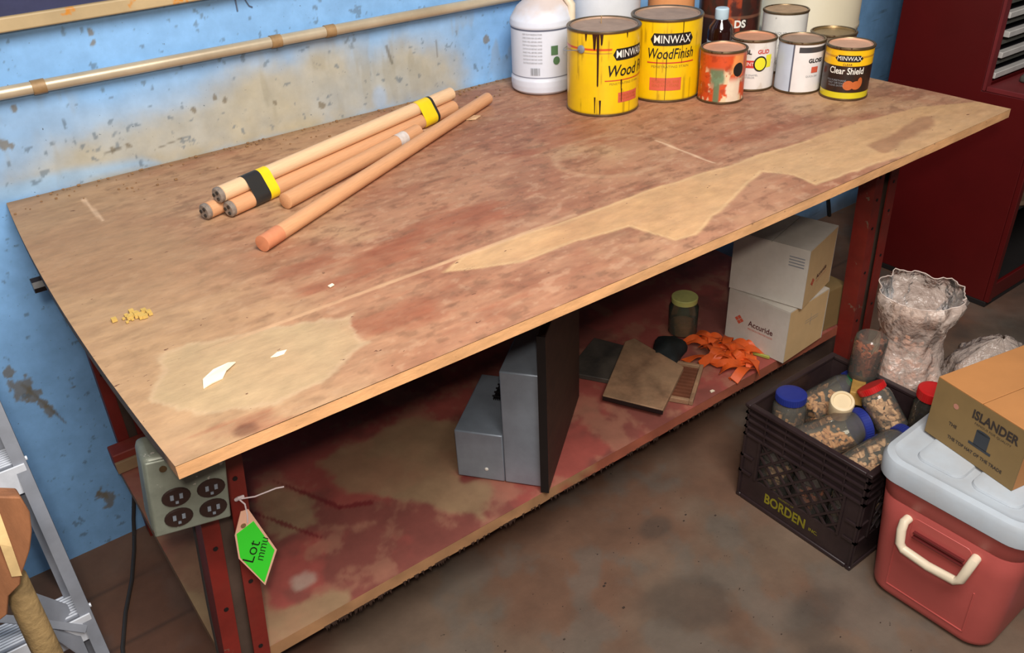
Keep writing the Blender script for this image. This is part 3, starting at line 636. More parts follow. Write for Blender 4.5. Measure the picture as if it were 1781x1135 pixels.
# orange quart
x_, y_ = 1.493, -.512; R, h = .0535, .121
def or_col(s, t, a):
    n = fbm(s*60, t*5, 1, 131); n2 = fbm(s*60, t*5, 1, 141); c = np.tile(lin((204, 74, 30)), (len(s), 1))
    c = mixc(c, lin((226, 200, 160)), sstep(.58, .66, n2) * (1 - sstep(.55, .75, t)) * .95)
    c = mixc(c, lin((150, 50, 20)), sstep(.55, .66, n)*.6)
    c = mixc(c, lin((232, 212, 186)), (sstep(.012, .018, s + (n-.5)*.03) * (1-sstep(.045, .05, s)) * (1-sstep(.38, .55, t)))*.9)
    c = mixc(c, lin((240, 160, 90)), sstep(.02, .03, s + (n-.5)*.02)*(1-sstep(.05, .06, s))*sstep(.5, .6, t)*.7)
    g = (1 - sstep(.010, .022, np.abs(s+.012) + (n-.5)*.02)) * sstep(.3, .45, t) * (1-sstep(.62, .72, t)); g = np.maximum(g, (1 - sstep(.005, .009, np.abs(s+.010))) * (1-sstep(.5, .55, t)))
    c = mixc(c, lin((84, 120, 88)), g*.9)
    return mixc(c, lin((190, 110, 80)), sstep(.90, .93, t)*.7)
qc = thing('paint_can', 'small can with peeling orange label and green smear, right of yellow gallons', 'can', (x_, y_, ZT), group='quart cans on the bench')
f0 = face(x_, y_); can_body('body', qc, R, h, or_col, f0); can_metal(qc, R, h, mat('tan_lid', (206, 150, 118), .6, var=.15))
decal('black_oval', shape_bm([ell(.040, .078, .014, .016)]), on_cyl(R, f0), M_k, qc, cut=.003)

# white quart with yellow ring
x_, y_ = 1.622, -.495
def wh_col(s, t, a):
    n = fbm(s*60, t*5, 1, 151); c = np.tile(lin((222, 214, 206)), (len(s), 1)); c = mixc(c, lin((190, 170, 150)), sstep(.55, .7, n)*.4)
    return mixc(c, lin((176, 140, 110)), sstep(.93, .96, t)*.6)
q2 = thing('paint_can', 'white can with yellow ring logo and red print, tan dusty lid', 'can', (x_, y_, ZT), group='quart cans on the bench')
f0 = face(x_, y_); can_body('body', q2, R, h, wh_col, f0); can_metal(q2, R, h, mat('tan_lid_worn', (204, 142, 106), .6, var=.15))
F = on_cyl(R, f0); F2 = on_cyl(R, f0, .001); F3 = on_cyl(R, f0, .0014)
decal('lettering', text_mesh('BL', .014, bold=.0006), F2, M_k, q2, -.010, .093, cut=.003); decal('lettering', text_mesh('GLID', .013, bold=.0004), F2, M_r, q2, .026, .094, cut=.003)
decal('red_band', shape_bm([rect(-.026, .006, .056, .074)]), F, M_r, q2, cut=.003)
decal('lettering', text_mesh('PAINT', .012, width=.028), F2, M_w, q2, -.010, .065, cut=.003)
decal('ring', shape_bm([ell(.020, .066, .0165, .0185)]), F2, M_k, q2, cut=.003); decal('ring_fill', shape_bm([ell(.020, .066, .013, .015)]), F3, M_y, q2, cut=.003)
decal('yellow_flag', shape_bm([rect(.034, .050, .056, .086)]), F, M_y, q2, cut=.003)
decal('small_print', text_mesh('LATEX ENAMEL\nINTERIOR', .006), F2, M_gy, q2, -.004, .036, cut=.003)

# white quart with navy seam
x_, y_ = 1.683, -.589
def ws_col(s, t, a):
    c = np.tile(lin((226, 220, 216)), (len(s), 1)); c = mixc(c, lin((176, 192, 212)), (s < -.016).astype(float)*.75)
    c = mixc(c, lin((54, 54, 72)), ((np.abs(s+.016) < .0022)).astype(float)*.9)
    c = mixc(c, lin((26, 26, 34)), ((t > .80) & (t < .905) & (s > -.004)).astype(float)*.95)
    return mixc(c, lin((150, 120, 96)), sstep(.94, .965, t)*.7)
q3 = thing('paint_can', 'white can with navy vertical line and black top band', 'can', (x_, y_, ZT), group='quart cans on the bench')
f0 = face(x_, y_); can_body('body', q3, R, h, ws_col, f0, nu=260); can_metal(q3, R, h)
F2 = on_cyl(R, f0, .001)
decal('lettering', text_mesh('GLOSS', .013, bold=.0005), F2, M_k, q3, .040, .078, cut=.003); decal('red_block', shape_bm([rect(.030, .048, .050, .064)]), F2, M_r2, q3, cut=.003)
decal('small_print', text_mesh('QUICK DRY', .006), F2, M_gy, q3, .034, .042, cut=.003)

# clear shield quart
x_, y_ = 1.718, -.697
def cs_col(s, t, a):
    n = fbm(s*60, t*5, 1, 161); c = np.tile(lin((48, 26, 16)), (len(s), 1)); c = mixc(c, lin((22, 18, 16)), sstep(.45, .6, n)*.6)
    c = mixc(c, lin((214, 196, 30)), (t < .15).astype(float)); c = mixc(c, lin((244, 186, 20)), ((t > .66) & (t < .94)).astype(float))
    c = mixc(c, lin((170, 110, 30)), ((t > .80) & (t < .84)).astype(float)*.7)
    return mixc(c, lin((120, 130, 40)), sstep(.955, .98, t)*.7)
q4 = thing('paint_can', 'dark brown and yellow clear finish can, nearest the right end', 'can', (x_, y_, ZT), group='quart cans on the bench')
f0 = face(x_, y_); can_body('body', q4, R, h, cs_col, f0); can_metal(q4, R, h, mat('pinkish_lid', (206, 158, 128), .5, var=.15))
F = on_cyl(R, f0); F2 = on_cyl(R, f0, .001); F3 = on_cyl(R, f0, .0014)
decal('name_plate', shape_bm([hexp(-.030, .034, .089, .104)]), F, M_k, q4, cut=.003); decal('lettering', text_mesh('MINWAX', .0135, bold=.0000, width=.054), F2, M_w, q4, .002, .0965, cut=.003)
decal('lettering', text_mesh('CLEAR', .007), F2, M_k, q4, 0, .083, cut=.003); decal('lettering', text_mesh('Clear Shield', .021, bold=.0003, width=.078), F2, M_w, q4, .0, .068, cut=.003)
decal('picture', shape_bm([ell(.008, .036, .012, .011), ell(.026, .036, .012, .010), ell(.034, .042, .006, .012)]), F2, M_org, q4, cut=.003)
decal('small_print', text_mesh('POLYURETHANE\nFAST DRYING\nCLEAR SATIN', .006), F2, M_gy, q4, -.020, .040, cut=.003)

# can behind, low, with brownish lid
x_, y_ = 1.790, -.600
q5 = thing('paint_can', 'plain can with dull metal lid showing behind the two end cans', 'can', (x_, y_, ZT), group='quart cans on the bench')
can_body('body', q5, R, h, lambda s, t, a: np.tile(lin((120, 100, 84)), (len(s), 1)), 0); can_metal(q5, R, h, mat('olive_lid', (150, 122, 80), .35, .5, var=.25))
# taller white can behind, open and rusty-rimmed
x_, y_ = 1.800, -.446; R5, h5 = .0560, .150
q6 = thing('paint_can', 'taller white open can with rusty inside behind the small white cans', 'can', (x_, y_, ZT), group='quart cans on the bench')
f0 = face(x_, y_)
def w6(s, t, a):
    n = fbm(s*70, t*7, 1, 171); c = np.tile(lin((224, 218, 208)), (len(s), 1)); return mixc(c, lin((120, 110, 104)), sstep(.64, .7, n)*.8)
can_body('body', q6, R5, h5, w6, f0); can_metal(q6, R5, h5, lid=False, rimm=M_tin)
obj('inner_wall', MB().lathe([(R5-.003, h5-.002), (R5-.003, h5-.05), (0, h5-.05)], 40), mat('tan_inside', (184, 146, 108), .6, var=.3, vscale=20), q6)
decal('small_print', text_mesh('LIQUID NET 32', .009), on_cyl(R5, f0, .001), M_gy, q6, .01, .100, cut=.003); decal('small_print', text_mesh('CAUTION', .008), on_cyl(R5, f0, .001), M_navy, q6, -.034, .098, cut=.003)

# white jug
x_, y_ = 1.243, -.140
jg = thing('white_jug', 'large white plastic jug with blue-lined label, dusty shoulder', 'jug', (x_, y_, ZT)); f0 = face(x_, y_); Rj = .079
def jug_col(s, t, a):
    n = fbm(s*30, t*8, 1, 181); c = np.tile(lin((216, 220, 232)), (len(s), 1))
    c = mixc(c, lin((44, 52, 80)), ((np.abs(t - .20) < .008) | (np.abs(t - .72) < .007)).astype(float)*.9)
    c = mixc(c, lin((204, 170, 140)), sstep(.80, 1.0, t + (n-.5)*.2)*.6); return c
def jug_fn(u, v):
    a = 2*PI*u; z = .235*v; s = ((a-f0+PI) % (2*PI) - PI)*Rj
    rr = np.interp(z, [0, .006, .02, .034, .038, .042, .158, .162, .175, .20, .225, .235], [.070, .078, .080, .080, .078, .0775, .0775, .0795, .079, .068, .042, .030])
    off = sstep(.16, .235, z)*.015
    return np.stack([rr*np.cos(a) + off, rr*np.sin(a), z], 1), jug_col(s, z/.235*1.08, a)
grid_obj('body', 150, 110, jug_fn, M_canj, jg, close_u=True)
obj('base', MB().lathe([(0, .001), (.0705, .001)], 40), M_coolid, jg)
obj('neck', MB().lathe([(.024, .23), (.026, .262), (.0, .262)], 28, cx=.015), M_whitecap, jg)
obj('handle', MB().tube([(.015 + .022*math.cos(f0+1.2), .022*math.sin(f0+1.2), .245), (.055*math.cos(f0+1.2), .055*math.sin(f0+1.2), .236), (.078*math.cos(f0+1.2), .078*math.sin(f0+1.2), .205), (.078*math.cos(f0+1.2), .078*math.sin(f0+1.2), .16)], .010, 12), M_handle, jg)
Fj = on_cyl(.0785, f0, .0006)
for k in range(9): decal('small_print', text_mesh(random.choice(['DIRECTIONS FOR USE APPLY', 'SHAKE WELL BEFORE USING', 'KEEP FROM FREEZING STORE', 'CAUTION EYE IRRITANT AVOID']), .0055, width=.05), Fj, M_gy, jg, -.025, .148 - .0085*k, cut=.004)
bc = [rect(-.030 + .0022*k, -.030 + .0022*k + random.choice((.0008, .0014)), .050, .068) for k in range(11)]
decal('barcode', shape_bm(bc), Fj, M_gy, jg)
decal('picture', shape_bm([rect(.022, .040, .098, .120), ell(.036, .084, .009, .010)]), Fj, M_g, jg, cut=.004)

# white tall container behind yellow cans
x_, y_ = 1.470, -.125
wc = thing('white_container', 'tall plain white bucket by the wall behind the yellow gallons', 'bucket', (x_, y_, ZT))
obj('body', MB().lathe([(0, 0), (.082, 0), (.085, .004), (.092, .22), (.092, .26)], 48), mat('white_plastic', (226, 228, 234), .45, var=.05), wc)
obj('lid', MB().lathe([(.092, .255), (.097, .258), (.097, .274), (.090, .278), (0, .276)], 48), mat('white_lid_plastic', (226, 228, 234), .45, var=.05), wc)
obj('lip_ring', MB().lathe([(.091, .225), (.096, .227), (.096, .233), (.091, .235)], 48), M_coolid, wc)

# blue and orange tub, bottle, brown can, cream drum
x_, y_ = 1.652, -.185
bt = thing('blue_tub', 'blue tub with orange band peeking out between gallon can and bottle', 'tub', (x_, y_, ZT))
can_body('body', bt, .062, .19, lambda s, t, a: mixc(np.tile(lin((40, 76, 116)), (len(s), 1)), lin((222, 150, 96)), (t > .60).astype(float)), 0, nv=40); can_metal(bt, .062, .19, mat('orange_lid', (214, 140, 88), .5), mat('orange_rim', (214, 140, 88), .5))
x_, y_ = 1.652, -.362
bo = thing('brown_bottle', 'small dark amber bottle with pale blue cap behind the cans', 'bottle', (x_, y_, ZT))
obj('glass', MB().lathe([(0, 0), (.030, .001), (.032, .006), (.032, .105), (.029, .118), (.018, .133), (.0145, .140), (.0145, .150)], 36), M_amber, bo)
obj('cap', MB().lathe([(.0165, .136), (.0175, .138), (.0175, .160), (.015, .163), (0, .163)], 24), M_whitecap, bo)
obj('label', MB().lathe([(.0325, .03), (.0325, .085)], 36), M_whitecap, bo)
x_, y_ = 1.785, -.275
bc_ = thing('brown_can', 'tall dark brown can with orange and white lettering behind the bottle', 'can', (x_, y_, ZT)); f0 = face(x_, y_)
def bcol(s, t, a):
    n = fbm(s*60, t*8, 1, 191); c = np.tile(lin((74, 34, 26)), (len(s), 1)); c = mixc(c, lin((44, 34, 28)), sstep(.45, .55, n)*.8); c = mixc(c, lin((190, 74, 36)), ((s > -.006) & (s < .03) & (t > .3)).astype(float)*.7*sstep(.35, .6, n))
    return mixc(c, lin((160, 110, 84)), ((t > .58) & (t < .62)).astype(float)*.4)
can_body('body', bc_, .082, .20, bcol, f0); can_metal(bc_, .082, .20)
decal('lettering', text_mesh('DS', .026, bold=.001), on_cyl(.082, f0, .001), M_w, bc_, .030, .104, cut=.004); decal('lettering', text_mesh('O', .034, bold=.001), on_cyl(.082, f0, .001), M_org, bc_, .002, .108, cut=.004)
decal('lettering', text_mesh('X i', .024, bold=.0006), on_cyl(.082, f0, .001), mat('cream_print', (206, 196, 160), .6, var=0, bump=0), bc_, .014, .066, cut=.004)
x_, y_ = 2.235, -.205
dm = thing('wall_tank', 'cream-white round tank on the wall beyond the bench end', 'tank', (x_, y_, 0))
obj('body', MB().lathe([(0, .60), (.12, .605), (.148, .63), (.15, .66), (.15, .90), (.153, .905), (.153, .915), (.15, .92), (.15, 1.30), (.13, 1.34), (0, 1.35)], 56), M_cream, dm)
for z in (.72, 1.2): obj('wall_bracket', MB().box(-.03, .03, .14, .2035, z, z+.03), M_galv, dm, .002)
obj('outlet_pipe', MB().tube([(0, 0, .605), (0, 0, .56), (0, .08, .54), (0, .203, .54)], .012, 10), M_galv, dm)

# flakes and scraps on the bench
def flake(name, label, pts, z, m_, th=.0015, bend=.003, group='scraps lying on the bench top'):
    n = len(pts); cx_ = sum(p[0] for p in pts)/n; cy_ = sum(p[1] for p in pts)/n
    vs = [(x-cx_, y-cy_, bend*abs(math.sin(i*2.1))) for i, (x, y) in enumerate(pts)]; vs += [(a, b, c+th) for a, b, c in vs]
    mb = MB().add(vs, [tuple(range(n))[::-1], tuple(range(n, 2*n))] + [(i, (i+1) % n, n+(i+1) % n, n+i) for i in range(n)])
    o = obj(name, mb, m_, smooth=0); o.location = (cx_, cy_, z); tag(o, label, 'scrap', group); return o
flake('paint_flake', 'largest white paint flake near the front left corner', [(.080, -.885), (.086, -.868), (.105, -.855), (.128, -.848), (.135, -.857), (.118, -.868), (.108, -.879), (.092, -.884)], ZT, M_chip)
flake('paint_flake', 'small white sliver to the right of the largest flake', [(.178, -.873), (.190, -.868), (.203, -.871), (.196, -.877), (.184, -.878)], ZT, M_chip, .001, .001)
flake('paint_flake', 'tiny white chip by the board joint', [(.330, -.742), (.338, -.741), (.339, -.746), (.331, -.747)], ZT, M_chip, .002, .001)
flake('paint_flake', 'pale crumb beyond the end of the long dowel', [(.945, -.225), (.975, -.214), (.985, -.228), (.965, -.236), (.95, -.234)], ZT, mat('pale_crumb', (206, 168, 128), .8), .002, .002)
cr = MB()
for k in range(26):
    x = .066 + random.gauss(0, .012); y = -.632 + random.gauss(0, .009); s = .0015 + .0025*random.random(); cr.box(x-s, x+s, y-s, y+s, ZT, ZT + s*1.4)
crb = obj('glue_crumbs', cr, mat('yellow_crumbs', (206, 170, 90), .8)); tag(crb, 'yellowish dried crumbs scattered near the left edge of the bench', 'crumbs'); crb['kind'] = 'stuff'
cr = MB()
for k in range(240):
    x = 1.86*random.random(); y = -random.random()**3*.12 - .012; s = .0008 + .0016*random.random()**2
    if 1.15 < x < 1.85 and y < -.03: continue
    cr.box(x-s, x+s*1.6, y-s, y+s, ZT, ZT + s)
crb = obj('sawdust', cr, mat('brown_sawdust', (150, 112, 74), .9)); tag(crb, 'sawdust and grit gathered along the back of the bench', 'sawdust'); crb['kind'] = 'stuff'

# ------------------------------------------------------------ stepped metal housing on the shelf
d1v = Vector((.123, -.154, 0)).normalized(); d2v = Vector((d1v.y*-1, d1v.x, 0)); hz = ZS + .004
hs = thing('metal_housing', 'stepped grey sheet-metal housing with dark wooden back board on shelf', 'housing', (.613, -.601, hz), (0, 0, math.atan2(d1v.y, d1v.x)))
obj('lower_box', MB().box(0, .108, 0, .215, 0, .128), M_galv, hs, .003)
obj('upper_box', MB().box(.1085, .192, 0, .24, 0, .296), M_galv, hs, .003)
pn = obj('back_board', MB().box(.193, .210, -.012, .345, -.001, .40), mat('dark_grained_board', (60, 38, 26), .6, var=.4, vscale=8, stretch=(1, 2, 8), bump=.1), hs, .002)
obj('front_edge', MB().box(.1928, .2108, -.0155, -.0123, 0, .40), M_black, pn)
obj('white_spot', MB().lathe([(0, .0), (.0045, 0), (.003, .002), (0, .0025)], 14).xf(Matrix.Translation((.068, -.0002, .030)) @ Matrix.Rotation(PI/2, 4, 'X')), M_w, hs)
vent = MB()
for k in range(10): vent.box(.055 + .004*k, .057 + .004*k, .12, .205, .1285, .134)
for k in range(6): vent.box(.052, .098, .125 + .015*k, .128 + .015*k, .134, .137)
obj('black_grille', vent, M_black, hs)

# ------------------------------------------------------------ cartons on the shelf
def carton(name, label, cx, cy, z, yaw, lx, ly, h, m_side, m_front, m_top, group=None, flaps=True):
    """front faces -x side (m_side) and -y side (m_front)"""
    t = thing(name, label, 'carton', (cx, cy, z), (0, 0, yaw), group)
    e = .004
    obj('side_panel', MB().box(0, .003, 0, ly, 0, h), m_side, t); obj('side_panel', MB().box(lx-.003, lx, 0, ly, 0, h), m_side, t)
    obj('end_panel', MB().box(.0032, lx-.0032, 0, .003, 0, h), m_front, t); obj('end_panel', MB().box(.0032, lx-.0032, ly-.003, ly, 0, h), m_front, t)
    obj('bottom', MB().box(.0032, lx-.0032, .0032, ly-.0032, .0, .003), m_front, t)
    obj('flap', MB().box(.0005, lx-.0005, .0005, ly/2-.0008, h, h+.003), m_top, t); obj('flap', MB().box(.0005, lx-.0005, ly/2+.0008, ly-.0005, h, h+.003), m_top, t)
    return t
c1 = carton('carton', 'lower white carton with red diamond logo on its left side', 1.512, -.782, ZS+.003, math.radians(4), .180, .185, .150, M_cartw, M_cartt, M_cartw, 'white cartons stacked on the shelf')
def logo(t, o, ex, ey, s=1.0):
    dm_ = lambda x, y, r: [(x-r, y), (x, y-r), (x+r, y), (x, y+r)]
    polys = [dm_(-.052*s + a*s, b*s, .0058*s) for a, b in ((-.0065, 0), (.0065, 0), (0, -.0065), (0, .0065))]
    decal('diamond_logo', shape_bm(polys), on_plane(o, ex, ey), M_r2, t)
    decal('lettering', text_mesh('Accuride', .020*s, bold=.0004, width=.066*s), on_plane(o, ex, ey), mat('dark_maroon_print', (92, 44, 44), .7, var=0, bump=0), t, .006*s, 0)
    decal('small_print', text_mesh('PRECISION DRAWER SLIDES', .006*s, width=.066*s), on_plane(o, ex, ey), M_r2, t, .006*s, -.014*s)
logo(c1, (0, .085, .072), (0, -1, 0), (0, 0, 1), 1.15)
decal('stamp', shape_bm([rect(-.03, .03, -.004, -.003), rect(-.03, .03, .003, .004), rect(-.005, -.004, -.018, .018)]), on_plane((.11, 0, .09), (1, 0, 0), (0, 0, 1)), M_gy, c1)
c2 = carton('carton', 'upper white carton on the stack with tan end', 1.543, -.792, ZS+.003+.156, math.radians(14), .178, .200, .160, M_cartw, M_cartt, M_cartw, 'white cartons stacked on the shelf')
logo(c2, (.095, 0, .064), (1, 0, .12), (-.12, 0, 1), .95)
decal('stamp', shape_bm([rect(-.02, .02, -.004 + .008*k, -.001 + .008*k) for k in range(4)]), on_plane((0, .03, .115), (0, -1, 0), (0, 0, 1)), M_gy, c2)
c3 = carton('carton', 'plain brown cardboard box behind the lower white carton', 1.703, -.752, ZS+.003, math.radians(-3), .095, .17, .120, M_cartd, M_cartd, M_cartd)
kb = obj('black_bracket', MB().prism([(0, 0), (.03, .004), (.034, .04), (.018, .046), (.012, .018), (0, .014)], 0, .045), M_black, bevel=.002); kb.location = (1.745, -.70, ZS+.003+.1235); tag(kb, 'small black bracket on the plain brown box beside white cartons', 'bracket')

# ------------------------------------------------------------ odds and ends on the shelf
def slab(name, label, pts, z, th, m_, cat, tilt=None, bev=.002):
    cx_ = sum(p[0] for p in pts)/len(pts); cy_ = sum(p[1] for p in pts)/len(pts)
    o = obj(name, MB().prism([(x-cx_, y-cy_) for x, y in pts], 0, th), m_, bevel=bev); o.location = (cx_, cy_, z)
    if tilt: o.rotation_euler = tilt
    return tag(o, label, cat)
Zs = ZS + .002
sl2 = slab('dark_tile', 'dark grey dusty slab lying under the brown slab', [(1.045, -.46), (1.115, -.575), (1.26, -.50), (1.21, -.385)], Zs, .014, M_tile2, 'slab')
sl1 = slab('brown_slab', 'dusty brown stone slab with black front edge, on the dark slab', [(1.035, -.612), (1.105, -.748), (1.275, -.655), (1.275, -.475), (1.245, -.47)], Zs+.015, .014, M_tile, 'slab', (.0, math.radians(0), 0))
obj('front_edge', MB().hexa([(1.035-1.187, -.612+.592, -.001), (1.105-1.187, -.748+.592, -.001), (1.107-1.187, -.745+.592, -.001), (1.037-1.187, -.609+.592, -.001)], [(1.035-1.187, -.614+.592, .011), (1.104-1.187, -.750+.592, .011), (1.107-1.187, -.745+.592, .011), (1.037-1.187, -.609+.592, .011)]), M_black, sl1)
vb = thing('slotted_panel', 'brown slotted panel lying at the shelf front beside brown slab', 'panel', (1.200, -.757, Zs), (0, 0, math.radians(33)))
obj('frame', MB().box(0, .165, 0, .010, 0, .014).box(0, .165, .098, .108, 0, .014).box(0, .010, .010, .098, 0, .014).box(.155, .165, .010, .098, 0, .014).box(.010, .155, .010, .098, 0, .004), M_tile, vb, .0015)
for k in range(9): obj('slat', MB().box(.018 + .015*k, .024 + .015*k, .011, .097, .0042, .013), mat('slat_brown', (122, 72, 50), .6) if k == 0 else bpy.data.materials['slat_brown'], vb)
# black cap / cloth
bm = bmesh.new(); bmesh.ops.create_icosphere(bm, subdivisions=3, radius=1)
for v in bm.verts:
    k = 1 + .18*math.sin(5*v.co.x + 2) * math.cos(4*v.co.y); v.co = Vector((v.co.x*.070*k, v.co.y*.045*k, max(v.co.z, -.15)*.034*k))
bm_min = min(v.co.z for v in bm.verts); me = bpy.data.meshes.new('black_pouch'); bm.to_mesh(me); bm.free(); me.polygons.foreach_set('use_smooth', [True]*len(me.polygons))
o = link('black_pouch', me, mat('black_cloth', (22, 28, 28), .7, bump=.3, bscale=40)); o.location = (1.315, -.560, Zs - bm_min); o.rotation_euler = (0, 0, .5); tag(o, 'soft black pouch between the slabs and orange plastic', 'pouch')
# glass jar with pale lid lying
gj = thing('glass_jar', 'empty clear glass jar with yellow-green lid behind orange plastic', 'jar', (1.43, -.505, Zs), (0, 0, .4))
obj('glass', MB().lathe([(0, .002), (.036, .002), (.040, .007), (.040, .085), (.033, .098), (.033, .102)], 36), clear_mat('clear_glass_green', (190, 204, 180), .10, .05), gj)
obj('lid', MB().lathe([(.035, .098), (.036, .112), (.034, .114), (0, .114)], 30), M_jarlid, gj)
obj('contents', MB().lathe([(0, .004), (.036, .004), (.036, .03), (.02, .036), (0, .034)], 24), M_plug3, gj)
# orange plastic heap: individual bent strips
random.seed(11)
og = thing('orange_strap_heap', 'tangled heap of bright orange plastic strapping in front of cartons', 'strapping', (1.415, -.665, Zs))
for k in range(38):
    a = random.random()*2*PI; l_ = .035 + .045*random.random(); cx_ = random.gauss(0, .034); cy_ = random.gauss(0, .036); zb = .004 + .030*max(0, 1 - math.hypot(cx_, cy_)/.07)*random.random(); wv = .009 + .006*random.random()
    vs = []; n = 9; cv = random.uniform(-2.2, 2.2)
    for i in range(n):
        t = i/(n-1) - .5; ang = a + cv*t; x = cx_ + math.cos(a)*l_*t + math.sin(a)*l_*cv*.25*(t*t-.08); y = cy_ + math.sin(a)*l_*t - math.cos(a)*l_*cv*.25*(t*t-.08)
        z = max(.001, zb + .018*math.sin(PI*(t+.5))); tw = .5*math.sin(3*t + k)
        nx_, ny_ = -math.sin(ang), math.cos(ang); q = math.cos(tw)
        for s_, dz in ((-1, 0), (1, 0), (1, .0022), (-1, .0022)): vs.append((x + nx_*wv*s_*q, y + ny_*wv*s_*q, max(.0005, z + wv*s_*math.sin(tw)*.8) + dz))
    fs = [(0,1,2,3), tuple(4*(n-1)+j for j in (3,2,1,0))]
    for i in range(n-1):
        for j in range(4): fs.append((4*i+j, 4*i+4+j, 4*i+4+(j+1) % 4, 4*i+(j+1) % 4))
    obj('strap', MB().add(vs, fs), M_orange, og)
gs = MB().tube([(1.47, -.72, Zs+.006), (1.50, -.745, Zs+.008), (1.475, -.80+.045, Zs+.006), (1.49, -.79+.03, Zs+.006)], .005, 8)
tag(obj('green_strip', MB().hexa([(1.465, -.640, Zs), (1.500, -.748, Zs), (1.508, -.745, Zs), (1.474, -.638, Zs)], [(1.465, -.640, Zs+.008), (1.499, -.748, Zs+.010), (1.506, -.745, Zs+.008), (1.474, -.638, Zs+.010)]), M_olive, bevel=.002), 'thin yellow-green strip along the foot of the lower carton', 'strip')
# loose scraps by the shelf front
for i, (x, y, s, lab) in enumerate([(1.36, -.742, .009, 'small orange scrap at the shelf front edge'), (1.28, -.748, .006, 'tiny pale scrap at the shelf front edge')]):
    o = obj('plastic_scrap', MB().prism([(-s, -s*.4), (s, -s*.6), (s*.8, s*.5), (-s*.6, s*.7)], 0, .003), M_orange if i == 0 else M_chip); o.location = (x, y, Zs); tag(o, lab, 'scrap')

# ------------------------------------------------------------ milk crate
ck = thing('milk_crate', 'black plastic milk crate of jars with yellow lettering on its side', 'crate', (1.268, -1.197, 0))
S_, HC = .333, .285
def bar2d(p, q, w_, clip):
    return p, q
def side_panel(mb_rim, face_fn, Ls):
    """build one side: corner posts, ribs, lattice; face_fn(s, z, d) -> xyz, d = depth inwards"""
    mb = MB()
    def bx(s0, s1, z0, z1, d0, d1):
        mb.hexa([face_fn(s0, z0, d0), face_fn(s1, z0, d0), face_fn(s1, z0, d1), face_fn(s0, z0, d1)], [face_fn(s0, z1, d0), face_fn(s1, z1, d0), face_fn(s1, z1, d1), face_fn(s0, z1, d1)])
    bx(0, Ls, .012, .078, .004, .009)            # solid lower band
    bx(0, .048, .078, .20, .004, .009); bx(Ls-.048, Ls, .078, .20, .004, .009)   # corner plates
    bx(0, Ls, .198, .282, .006, .010)            # upper band behind the ribs
    for z in (.200, .222, .244, .264, .280): bx(0, Ls, z-.0022, z+.0022, 0, .006)
    for s in (.06, .115, .165, .22, .275): bx(s-.0015, s+.0015, .200, .28, .001, .006)
    for z in (.085, .135): bx(0, .036, z-.003, z+.003, 0, .004); bx(Ls-.036, Ls, z-.003, z+.003, 0, .004)
    bx(.046, .052, .078, .2, .001, .008); bx(Ls-.052, Ls-.046, .078, .2, .001, .008)
    s0, s1, z0, z1 = .05, Ls-.05, .078, .198; st = .040; wv = .0026
    for sg in (1, -1):
        k = -12
        while k < 14:
            # line z = z0 + sg*(s - c)
            c = s0 + k*st; pts = []
            for s in (s0, s1):
                z = z0 + sg*(s-c)
                if z0 <= z <= z1: pts.append((s, z))
            for z in (z0, z1):
                s = c + (z-z0)/sg
                if s0 < s < s1: pts.append((s, z))
            k += 1
            if len(pts) < 2: continue
            (a, b), (c_, d_) = min(pts), max(pts)
            if math.hypot(c_-a, d_-b) < .01: continue
            nx_, nz_ = -(d_-b), (c_-a); l_ = math.hypot(nx_, nz_); nx_ *= wv/l_; nz_ *= wv/l_
            e0 = .0035 if sg > 0 else .0045
            mb.hexa([face_fn(a-nx_, b-nz_, e0), face_fn(c_-nx_, d_-nz_, e0), face_fn(c_-nx_, d_-nz_, .009), face_fn(a-nx_, b-nz_, .009)],
                    [face_fn(a+nx_, b+nz_, e0), face_fn(c_+nx_, d_+nz_, e0), face_fn(c_+nx_, d_+nz_, .009), face_fn(a+nx_, b+nz_, .009)])
    return obj('side_panel', mb, M_crate, ck, smooth=0)
sp0 = side_panel(None, lambda s, z, d: (d, S_-s, z), S_)          # faces -x
side_panel(None, lambda s, z, d: (s, d, z), S_)                    # faces -y
side_panel(None, lambda s, z, d: (S_-d, s, z), S_)
side_panel(None, lambda s, z, d: (S_-s, S_-d, z), S_)
rim = MB(); o_ = .003
rim.box(-o_, S_+o_, -o_, .012, .281, .290).box(-o_, S_+o_, S_-.012, S_+o_, .281, .290).box(-o_, .012, .012, S_-.012, .281, .290).box(S_-.012, S_+o_, .012, S_-.012, .281, .290)
obj('top_rim', rim, M_crate, ck, .002)
rim = MB(); rim.box(0, S_, 0, .014, 0, .0118).box(0, S_, S_-.014, S_, 0, .0118).box(0, .014, .014, S_-.014, 0, .0118).box(S_-.014, S_, .014, S_-.014, 0, .0118)
obj('bottom_rim', rim, M_crate, ck, .003)
fl = MB()
for k in range(8): fl.box(.014, S_-.014, .025+.038*k, .037+.038*k, .004, .008); fl.box(.025+.038*k, .037+.038*k, .014, S_-.014, .004, .0079)
obj('floor_grid', fl, M_crate, ck, smooth=0)
my = mat('yellow_stencil', (142, 132, 30), .6, var=.2, bump=0)
decal('lettering', text_mesh('BORDEN', .040, bold=.0012, width=.118), on_plane((.004, .19, .044), (0, -1, 0), (0, 0, 1)), my, sp0)
decal('lettering', text_mesh('INC.', .013, bold=.0003), on_plane((.004, .108, .040), (0, -1, 0), (0, 0, 1)), my, sp0)
decal('lettering', text_mesh('PROPERTY OF', .007), on_plane((.004, .19, .071), (0, -1, 0), (0, 0, 1)), my, sp0)

